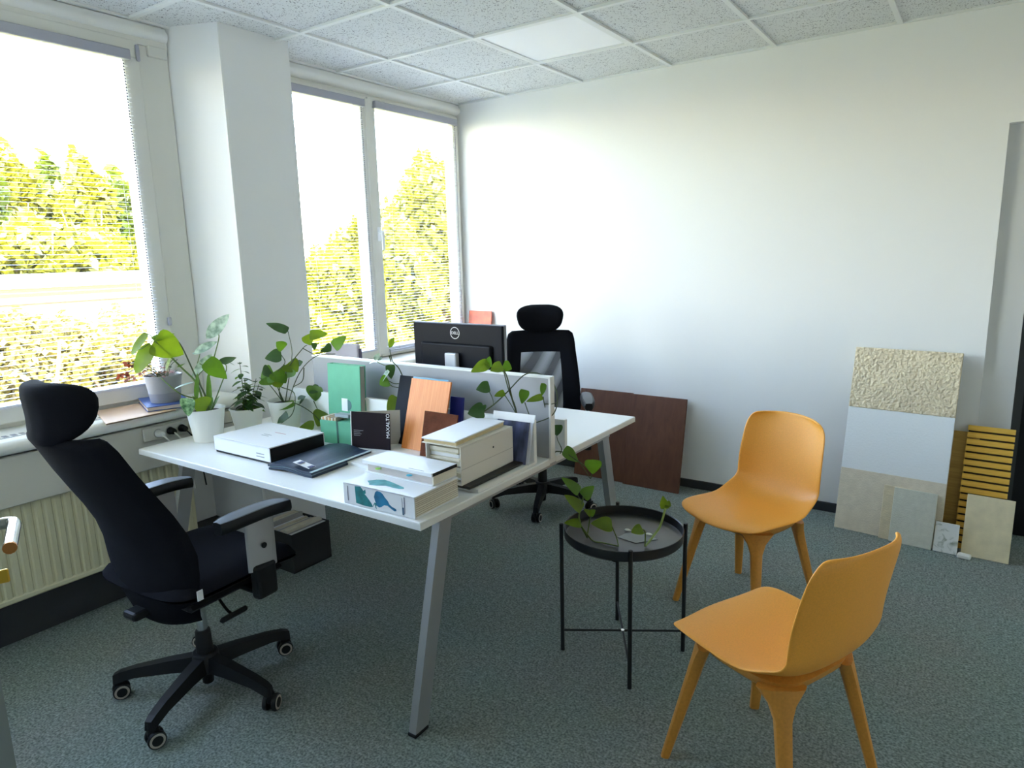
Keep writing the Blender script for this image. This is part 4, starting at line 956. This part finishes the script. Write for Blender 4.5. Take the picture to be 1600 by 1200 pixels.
# --- bushy plant in the second white pot
QC = Vector((0.458, -2.275, DZ)); QB = pot('small bushy dark green plant in the white pot behind the first pot', 'potted_bush', QC, .078, .058, .105, POTW)
for (sx, sy, hgt) in ((-.01, 0, .235), (.02, -.01, .16), (.035, .02, .13), (-.03, .015, .12), (.01, .03, .15), (.03, -.03, .10)):
    b0 = QC + Vector((sx * .4, sy * .4, .085)); tp = QC + Vector((sx * 1.8, sy * 1.8, .085 + hgt)); stem(QB, [b0, b0.lerp(tp, .5) + Vector((.004, -.004, 0)), tp], .0024, STEMD, .0014)
    n = int(hgt / .013)
    for k in range(n):
        f = .15 + .85 * k / n; p = b0.lerp(tp, f); a = k * 2.4 + sx * 50; dr = Vector((math.cos(a), math.sin(a), .25 if f > .9 else -.15)); ln = .072 * (1.1 - .5 * f)
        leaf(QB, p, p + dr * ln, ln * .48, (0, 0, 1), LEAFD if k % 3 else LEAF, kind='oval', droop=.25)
LW[0] = 1.15
# --- pothos behind, in a third white pot, trailing along the divider
GC = Vector((0.600, -2.165, DZ)); GB_ = pot('trailing pothos in the white pot between the bushy plant and the divider', 'potted_pothos', GC, .080, .06, .135, POTW)
def Z2(x, y, dd=0.0, c=GC): return at_c(300 + x / 4, 480 + y / 4, c, dd)
gb = GC + Vector((0, 0, .11))
for pts in ([gb, Z2(600, 480, 0), Z2(625, 290, -.02), Z2(600, 150, -.03)], [gb, Z2(545, 520, .02), Z2(600, 380, .0), Z2(690, 260, -.04), Z2(720, 235, -.05)], [gb + Vector((.02, 0, 0)), Z2(640, 480, .0), Z2(700, 370, -.04), Z2(790, 300, -.08), Z2(895, 292, -.10)],
            [Z2(560, 500, .03), Z2(640, 540, .06), Z2(630, 660, .08), Z2(560, 725, .09)], [gb + Vector((.02, -.02, 0)), Z2(640, 600, .06), Z2(750, 660, .04), Z2(830, 748, .04)], [gb, Z2(480, 480, .03), Z2(420, 440, .04)],
            [Z2(700, 380, -.04), Z2(690, 460, .0), Z2(630, 500, .02)], [Z2(760, 585, .03), Z2(785, 640, .03)], [gb, Z2(520, 440, .02), Z2(580, 350, .0), Z2(560, 300, .0)], [Z2(690, 255, -.04), Z2(770, 300, -.06)]): stem(GB_, pts, .0026, STEMD, .0018)
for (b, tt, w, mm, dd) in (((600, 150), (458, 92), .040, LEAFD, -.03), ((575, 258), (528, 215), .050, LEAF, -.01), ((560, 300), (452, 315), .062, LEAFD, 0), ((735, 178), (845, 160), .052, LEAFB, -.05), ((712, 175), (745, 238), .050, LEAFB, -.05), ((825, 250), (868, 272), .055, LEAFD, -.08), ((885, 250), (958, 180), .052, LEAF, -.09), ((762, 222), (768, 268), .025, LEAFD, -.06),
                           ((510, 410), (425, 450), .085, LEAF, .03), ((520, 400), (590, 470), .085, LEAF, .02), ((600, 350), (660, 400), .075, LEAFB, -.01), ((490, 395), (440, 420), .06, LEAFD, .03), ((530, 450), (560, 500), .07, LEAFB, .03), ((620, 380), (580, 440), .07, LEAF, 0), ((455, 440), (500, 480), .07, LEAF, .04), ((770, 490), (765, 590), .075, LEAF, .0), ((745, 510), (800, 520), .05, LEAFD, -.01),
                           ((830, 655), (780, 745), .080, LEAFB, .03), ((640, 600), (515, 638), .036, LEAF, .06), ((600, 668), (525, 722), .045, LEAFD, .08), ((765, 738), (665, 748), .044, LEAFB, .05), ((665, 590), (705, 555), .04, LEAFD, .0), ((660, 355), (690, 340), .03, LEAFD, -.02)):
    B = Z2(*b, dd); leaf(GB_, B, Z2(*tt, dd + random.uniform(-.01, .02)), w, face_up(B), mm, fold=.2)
# --- middle vine on the divider
t = thing('pothos_vine', 'pothos sprig climbing over the divider in the middle, above the navy folder', 'vine', (1.27, -2.02, DZ)); MC = Vector((1.27, -2.02, 0))
def Zm(x, y, dd=0.0): return at_c(480 + x / 7.06, 530 + y / 7.06, MC, dd)
stem(t, [(1.275, -2.015, DZ + .003), Zm(1060, 640, .0), Zm(1065, 460, .0), Zm(1010, 320, .0), Zm(940, 240, .0), Zm(910, 110, -.01)], .0034, STEMD, .002)
stem(t, [Zm(1020, 490, .0), Zm(960, 490, .02), Zm(900, 460, .03)], .0018, STEMD); stem(t, [Zm(1010, 535, .0), Zm(940, 520, .02), Zm(890, 480, .03)], .0018, STEMD); stem(t, [Zm(930, 290, .0), Zm(860, 290, .0), Zm(770, 250, .0)], .0018, STEM); stem(t, [Zm(925, 250, 0), Zm(905, 180, 0)], .003, STEMD); stem(t, [Zm(1055, 620, 0), Zm(1010, 640, .02)], .0018, STEMD)
leaf(t, Zm(905, 95, -.01), Zm(955, -20, -.01), .022, (.6, -.5, .4), LEAFB, kind='oval'); leaf(t, Zm(760, 240, 0), Zm(680, 262, .01), .03, (0, 0, 1), LEAFP, kind='oval'); leaf(t, Zm(745, 235, 0), Zm(792, 148, -.02), .022, (.3, 0, .9), LEAFP, kind='oval'); leaf(t, Zm(780, 235, 0), Zm(820, 190, -.02), .018, (.3, 0, .9), LEAFP, kind='oval')
leaf(t, Zm(895, 450, .03), Zm(795, 500, .04), .050, (.6, -.7, .5), LEAF, fold=.3); leaf(t, Zm(905, 350, .02), Zm(800, 480, .03), .036, (-.3, -.7, .6), LEAFP, fold=.3); leaf(t, Zm(915, 280, .0), Zm(925, 440, .01), .036, (.6, -.7, .2), LEAFD)
leaf(t, Zm(1005, 645, .03), Zm(885, 830, .05), .060, (.5, -.8, .3), LEAFB)
# --- right vine over the divider end
t = thing('pothos_vine', 'pothos vine sprawling over the right end of the divider and hanging off the desk', 'vine', (1.86, -2.02, DZ)); NC = Vector((1.83, -2.02, 0))
def Zr(x, y, dd=0.0): return at_c(600 + x / 4, 450 + y / 4, NC, dd)
for pts, r in (([(1.80, -2.015, DZ + .003), Zr(825, 800, .02), Zr(800, 690, .03), Zr(770, 560, .02), Zr(740, 500, .01)], .0036), ([(1.82, -2.015, DZ + .003), Zr(830, 790, .02), Zr(780, 640, .03), Zr(745, 510, .02)], .003), ([Zr(620, 775, .04), Zr(690, 725, .04), Zr(770, 650, .03), Zr(870, 548, .0), Zr(940, 530, -.02), Zr(1000, 546, -.02)], .003),
               ([Zr(655, 640, .04), Zr(678, 690, .04), Zr(685, 728, .04)], .002), ([Zr(755, 670, .03), Zr(800, 740, .03), Zr(830, 800, .03)], .002), ([Zr(880, 715, .04), Zr(895, 760, .04), Zr(912, 806, .03)], .0022), ([Zr(995, 680, .03), Zr(1005, 740, .02), Zr(1035, 812, .02)], .0022),
               ([Zr(1058, 595, -.02), Zr(1080, 660, .0), Zr(1078, 745, .02), Zr(1040, 805, .03), Zr(950, 842, .04)], .003), ([Zr(1005, 725, .03), Zr(1050, 725, .03), Zr(1080, 715, .01)], .002), ([(1.955, -1.91, DZ + .003), Zr(1110, 1005, .0), Zr(1085, 950, -.02), Zr(1078, 915, -.02)], .002), ([(1.93, -1.91, DZ + .003), Zr(1080, 1022, .02), Zr(1130, 1030, .03), Zr(1210, 1080, .05), Zr(1280, 1130, .06)], .0026), ([Zr(1300, 1155, .06), Zr(1290, 1190, .06), Zr(1270, 1160, .06), Zr(1215, 1082, .05)], .002)):
    stem(t, pts, r, STEMD, r * .7)
for (b, tt, w, mm, dd) in (((655, 470), (540, 522), .042, LEAFB, .02), ((645, 490), (660, 430), .030, LEAF, .01), ((740, 488), (662, 512), .050, LEAFB, .03), ((742, 485), (798, 505), .042, LEAF, .0), ((660, 615), (575, 632), .044, LEAFD, .04), ((755, 655), (688, 672), .028, LEAFB, .03), ((625, 765), (522, 780), .060, LEAFD, .05), ((610, 735), (622, 770), .03, LEAFD, .04), ((882, 635), (860, 725), .034, LEAF, .04), ((992, 680), (888, 705), .026, LEAFB, .05), ((1000, 595), (985, 675), .022, LEAF, .02), ((1078, 855), (1082, 925), .042, LEAFD, -.03), ((1122, 1012), (1222, 1082), .052, LEAF, .03), ((1308, 1072), (1305, 1165), .056, LEAF, .06)):
    B = Zr(*b, dd); leaf(t, B, Zr(*tt, dd + .01), w, face_up(B), mm, fold=.2)
# --- cutting lying in the tray
TC = Vector((2.245, -1.945, .479)); t = thing('plant_cutting', 'green pothos cutting lying in the round black tray', 'plant cutting', TC)
def Zt(x, y, z=.478): return at_z(860 + x / 6, 680 + y / 6, z)
def Zu(x, y, dd=0.0): return at_c(860 + x / 6, 680 + y / 6, TC, dd)
def tray_pt(x, y): return Zt(x, y, .4825)
A0 = tray_pt(350, 955); off = lambda x, y, dd: Zu(x, y, dd)
stem(t, [tray_pt(640, 1040), tray_pt(500, 1010), tray_pt(400, 990), off(340, 920, .055), off(275, 830, .055)], .0026, STEM)
stem(t, [tray_pt(345, 960), off(352, 900, .05), off(375, 755, .05)], .0022, STEM); stem(t, [tray_pt(345, 960), off(290, 850, .05), off(268, 760, .05), off(300, 620, .04), off(310, 570, .04)], .003, STEM)
stem(t, [off(300, 610, .04), off(265, 580, .045), off(250, 530, .045)], .002, STEMD)
stem(t, [tray_pt(640, 1045), off(620, 960, .09), off(575, 850, .09)], .002, STEM); stem(t, [tray_pt(885, 1045), off(890, 960, .10), off(885, 900, .10), off(862, 880, .10)], .0024, STEM)
stem(t, [tray_pt(890, 1040), off(970, 940, .08), off(1030, 850, .08), off(1078, 685, .08)], .0042, mat('stem_pale', (.30, .42, .12), .5))
for (b, tt, w, mm, dd) in (((270, 535), (118, 392), .038, LEAF, .05), ((308, 580), (402, 475), .042, LEAF, .04), ((298, 695), (145, 555), .042, LEAFB, .05), ((378, 745), (318, 690), .022, LEAFB, .05), ((375, 745), (418, 700), .024, LEAF, .05), ((288, 830), (132, 812), .036, LEAFB, .06), ((578, 845), (385, 815), .054, LEAFB, .09), ((862, 880), (758, 905), .040, LEAFB, .10), ((1075, 690), (1055, 575), .028, LEAFB, .08), ((1085, 640), (1130, 665), .025, LEAFB, .08)):
    B = off(*b, dd); leaf(t, B, off(*tt, dd + .01), w, face_up(B, .55), mm, fold=.2)
card = [tray_pt(630, 950), tray_pt(800, 1005), tray_pt(1005, 970), tray_pt(860, 905), tray_pt(720, 905)]
tag(slab('dark_card', [(p.x, p.y) for p in card], .4785, .4800, mat('card_slate', (.14, .16, .17), .4)), 'dark slate card lying flat in the round black tray', 'card')
for (x, y, lb) in ((725, 893, 'left of two'), (925, 932, 'right of two')):
    p = Zt(x, y, .482); bm = bmesh.new(); bmesh.ops.create_icosphere(bm, subdivisions=2, radius=1); bmesh.ops.transform(bm, matrix=Matrix.Translation((p.x, p.y, .4840)) @ Matrix.Diagonal((.013, .008, .0042, 1)), verts=bm.verts)
    tag(bmo('white_pebble', bm, mat('pebble_white', (.72, .76, .70), .5), smooth=True), 'flat white pebble on the dark card in the tray, ' + lb, 'pebble', 'pebbles in the tray')

LW[0] = 1.0
# ------------------------------------------------------------------ things on the sill
SZ = 0.869
t = thing('peach_board', 'peach coloured board lying on the sill beside the near office chair', 'board', (0.16, -2.64, SZ), 0)
slab('sheet', [(-.15, -.10), (.16, -.20), (.16, .10), (-.12, .30)], 0, .006, mat('board_peach', (.72, .50, .34), .6, noise=(6, .08)), t, bevel=.001)
slab('dark_edge', [(.158, -.199), (.1615, -.2005), (.1615, .099), (.158, .099)], -.0005, .005, mat('edge_brown', (.16, .10, .07), .7), t)
t = thing('blue_book', 'blue book lying flat under the grey flower pot', 'book', (0.17, -2.505, SZ + .007), R(-20))
box('page_block', (-.125, -.090, .002), (.13, .085, .018), mat('pages_pink', (.66, .56, .50), .8, noise=(40, .1, (1, 1, 60))), t)
bm = bmesh.new(); bm_box(bm, (0, 0, .0195), (.27, .185, .003)); bm_box(bm, (0, 0, .0015), (.27, .185, .003)); bmo('cover', bm, mat('cover_blue', (.055, .11, .34), .5, noise=(5, .15)), t, .0008, 1)
SC = Vector((0.20, -2.515, SZ + .0285)); t = pot('small plant with reddish leaves in the grey pot on the sill', 'potted_succulent', SC, .082, .062, .125, POTG, SC.z)
lathe('pot_band', [(.0622, .004), (.0630, .004), (.0690, .044), (.0672, .046)], mat('grey_ceramic_dark', (.27, .27, .30), .5), t, 36)
RED = mat_leaf('leaf_red', (.20, .045, .03), .2); PINK = mat_leaf('leaf_pink', (.42, .22, .27), .3)
for k in range(46):
    a = random.uniform(0, 6.28); rr = random.uniform(.02, .085); p = SC + Vector((rr * math.cos(a), rr * math.sin(a), .118 + random.uniform(0, .035))); d = Vector((math.cos(a + .6), math.sin(a + .6), random.uniform(-.1, .8))).normalized()
    leaf(t, p, p + d * random.uniform(.014, .030), .013, (0, 0, 1), [RED, PINK, PINK, LEAFD][k % 4], kind='oval')
for k, (x, y) in enumerate(((40, 590), (85, 570), (100, 480), (130, 505), (170, 600), (110, 615), (225, 560))):
    e = at_c(180 + x / 5.4545, 480 + y / 5.4545, SC, .02 * (k % 3)); b0 = SC + Vector((random.uniform(-.03, .03), random.uniform(-.03, .03), .115)); stem(t, [b0, b0.lerp(e, .5) + Vector((0, 0, .035)), e], .0013, STEMD)
    for q in range(4):
        dr = Vector((random.uniform(-1, 1), random.uniform(-1, 1), random.uniform(-.6, .6))).normalized(); leaf(t, e, e + dr * .022, .014, TOCAM(e), RED if k < 4 else PINK, kind='oval')
for k in range(5):
    a = random.uniform(0, 6.28); b0 = SC + Vector((.02 * math.cos(a), .02 * math.sin(a), .115)); stem(t, [b0, b0 + Vector((.02 * math.cos(a), .02 * math.sin(a), .05)), b0 + Vector((.05 * math.cos(a), .05 * math.sin(a), .075))], .0016, STEMD)
# sockets and plugs on the fascia
t = thing('socket_strip', 'beige socket strip on the panel below the sill', 'socket', (0.2152, -2.50, 0.765))
box('plate', (0, -.15, -.032), (.014, .30, .030), FASC, t, .003)
for y in (-.085, -.03, .025, .08): 
    bm = bmesh.new(); bm_cyl(bm, (.0145, y, -.002), .02, .02, .002, 20, Matrix.Rotation(PI / 2, 3, 'Y')); bmo('outlet', bm, mat('outlet_grey', (.42, .41, .36), .6), t)
def plug(label, y, material, cable):
    t = thing('power_plug', label, 'plug', (0.231, y, 0.763)); bm = bmesh.new(); bm_cyl(bm, (.02, 0, 0), .018, .013, .038, 16, Matrix.Rotation(PI / 2, 3, 'Y')); bmo('body', bm, material, t, .002, 1, True)
    tube('cable', [(.036, 0, -.004), (.052, .008, -.02), (.05, .03, -.06), (.03, .06, -.16), (.02, .08, -.30)], .0035, cable, t, seg=7)
plug('white plug, leftmost of three in the strip below the sill', -2.585, POTW, POTW)
plug('black plug, middle of three in the strip below the sill', -2.53, BLACKP, POTW)
plug('black plug, rightmost of three in the strip below the sill', -2.475, BLACKP, BLACKP)

# ================================================================== OUTSIDE
GZ = -4.2
def big_ground():
    o = slab('ground', [(-90, -70), (-0.6, -70), (-0.6, 90), (-90, 90)], GZ - .2, GZ, mat('grass', (.20, .20, .06), .95, noise=(.6, .35)))
    return struct(o, 'sunlit grass outside')
big_ground()
BARK = mat('bark', (.20, .15, .10), .9, bump=(20, .6))
TL = [mat_leaf('foliage_yellow', (.17, .185, .022), .45, vary=.25, scale=.8), mat_leaf('foliage_green', (.09, .13, .02), .45, vary=.3, scale=.8), mat_leaf('foliage_pale', (.22, .21, .07), .4, vary=.3, scale=.8)]
def tree(label, c, top, blobs, material, nleaf, ls, name='tree', seed=1, cone=False):
    rnd = random.Random(seed); t = thing(name, label, 'tree', (c[0], c[1], GZ), 0, 'trees outside the windows'); V = []; Fc = []
    tot = sum(b[3] * b[4] for b in blobs)
    for (bx, by, bz, br, bh) in blobs:
        n = int(nleaf * br * bh / tot)
        for _ in range(n):
            while True:
                u = Vector((rnd.uniform(-1, 1), rnd.uniform(-1, 1), rnd.uniform(-1, 1)))
                if .45 < u.length < 1: break
            if cone:
                f = (u.z + 1) / 2; k = (1 - f) * 1.0 + .08; p = Vector((bx + u.x * br * k, by + u.y * br * k, bz + u.z * bh))
            else: 
                u = u * (.75 + .25 * math.sin(5 * u.x + 3 * u.z) * math.cos(4 * u.y)); p = Vector((bx + u.x * br, by + u.y * br, bz + u.z * bh))
            p -= Vector((c[0], c[1], GZ))
            if p.z < .1: continue
            q = Vector((rnd.gauss(0, 1), rnd.gauss(0, 1), rnd.gauss(0, 1) + .6)).normalized(); a = q.orthogonal().normalized(); b_ = q.cross(a); s = ls * rnd.uniform(.6, 1.3); r_ = rnd.uniform(0, 6.28); a, b_ = a * math.cos(r_) + b_ * math.sin(r_), b_ * math.cos(r_) - a * math.sin(r_)
            i0 = len(V); V += [p - a * s, p + b_ * s * .55, p + a * s, p - b_ * s * .55]; Fc.append((i0, i0 + 1, i0 + 2, i0 + 3))
    fo = raw('foliage', V, Fc, material, t); fo['kind'] = 'stuff'
    tz = blobs[0][2] - GZ
    tube('trunk', [(0, 0, 0), (.1, .05, tz * .5), (0, 0, tz)], .16, BARK, t, .08, 8, 4)
    for k in range(4):
        a = k * 1.7; tube('branch', [(0, 0, tz * .55), (.5 * math.cos(a), .5 * math.sin(a), tz * .8), (1.1 * math.cos(a), 1.1 * math.sin(a), tz * 1.1)], .06, BARK, t, .02, 6, 3)
def blob(px, py, X, rpx, hpx=None):
    p = at_x(px, py, X); d = (p - CAM).dot(CF); k = d / FPX; return (p.x, p.y, p.z, rpx * k, (hpx or rpx) * k)
def ptree(label, X, blobs, material, n, ls, seed, **kw):
    B = [blob(px, py, X, r, h) for (px, py, r, h) in blobs]; tree(label, (B[0][0], B[0][1]), 0, B, material, n, ls, seed=seed, **kw)
ptree('large yellow-green tree filling the right sash of the far window', -13, [(690, 390, 120, 160), (635, 440, 85, 110), (740, 330, 90, 100), (672, 300, 55, 72), (620, 560, 80, 100), (720, 560, 90, 110)], TL[0], 28000, .17, 3)
ptree('rounded green tree low in the left sash of the far window', -15, [(545, 470, 75, 120), (505, 440, 45, 60), (500, 540, 80, 90), (570, 380, 35, 60), (560, 560, 60, 80)], TL[0], 17000, .17, 4)
ptree('darker green tree behind the yellow tree at the far window', -22, [(600, 480, 110, 150), (700, 480, 120, 160), (520, 520, 70, 90)], TL[1], 9000, .26, 5)
for k, (px, top, rr) in enumerate(((-40, 215, 45), (28, 222, 42), (92, 236, 40), (140, 232, 40), (200, 262, 45), (262, 250, 45))):
    ptree(['pointed tree beyond the large window, leftmost and out at the view edge', 'pointed tree beyond the large window, second from the left', 'pointed tree beyond the large window, third from the left', 'pointed tree beyond the large window, third from the right', 'pointed tree beyond the large window, second from the right', 'pointed tree beyond the large window, nearest the column'][k], -24 - (k % 3), [(px, top + 130, rr * 1.3, 135), (px, top + 260, rr * 1.2, 120)], TL[0] if k % 2 else TL[1], 8000, .24, 20 + k, cone=False)
ptree('broad shrub low in the large window on the left', -9, [(50, 570, 110, 95), (-50, 570, 90, 110), (110, 540, 70, 60), (20, 530, 70, 50)], TL[2], 9000, .085, 40, name='shrub')
ptree('broad shrub low in the large window near the column', -10, [(190, 550, 95, 78), (150, 640, 90, 80), (260, 560, 80, 90)], TL[2], 9000, .085, 41, name='shrub')
ptree('green tree crossing the middle of the large window', -19, [(60, 400, 100, 70), (170, 420, 80, 70), (-30, 400, 70, 80)], TL[0], 7000, .2, 42)
# long low building with a yellow and red band
b0 = at_x(0, 455, -16); t = thing('pavilion', 'long low white building with a yellow and red band outside the large window', 'building', (-16.5, 4.0, GZ)); zb = b0.z - GZ
bxy = lambda nm, z0, z1, mt, dx=0.0: box(nm, (-.7 + dx, -9, z0), (0 + dx, 4.5, z1), mt, t)
bxy('wall', 0, zb - .75, mat('pavilion_wall', (.12, .11, .08), .8)); bxy('roof_edge', zb + .02, zb + .36, mat('pavilion_white', (.26, .25, .24), .7), .12); bxy('yellow_band', zb - .22, zb + .02, mat('pavilion_yellow', (.17, .115, .006), .6), .10); bxy('red_band', zb - .36, zb - .22, mat('pavilion_red', (.13, .045, .035), .6), .10); bxy('soffit', zb - .75, zb - .36, mat('pavilion_wall2', (.13, .11, .08), .8), .02)
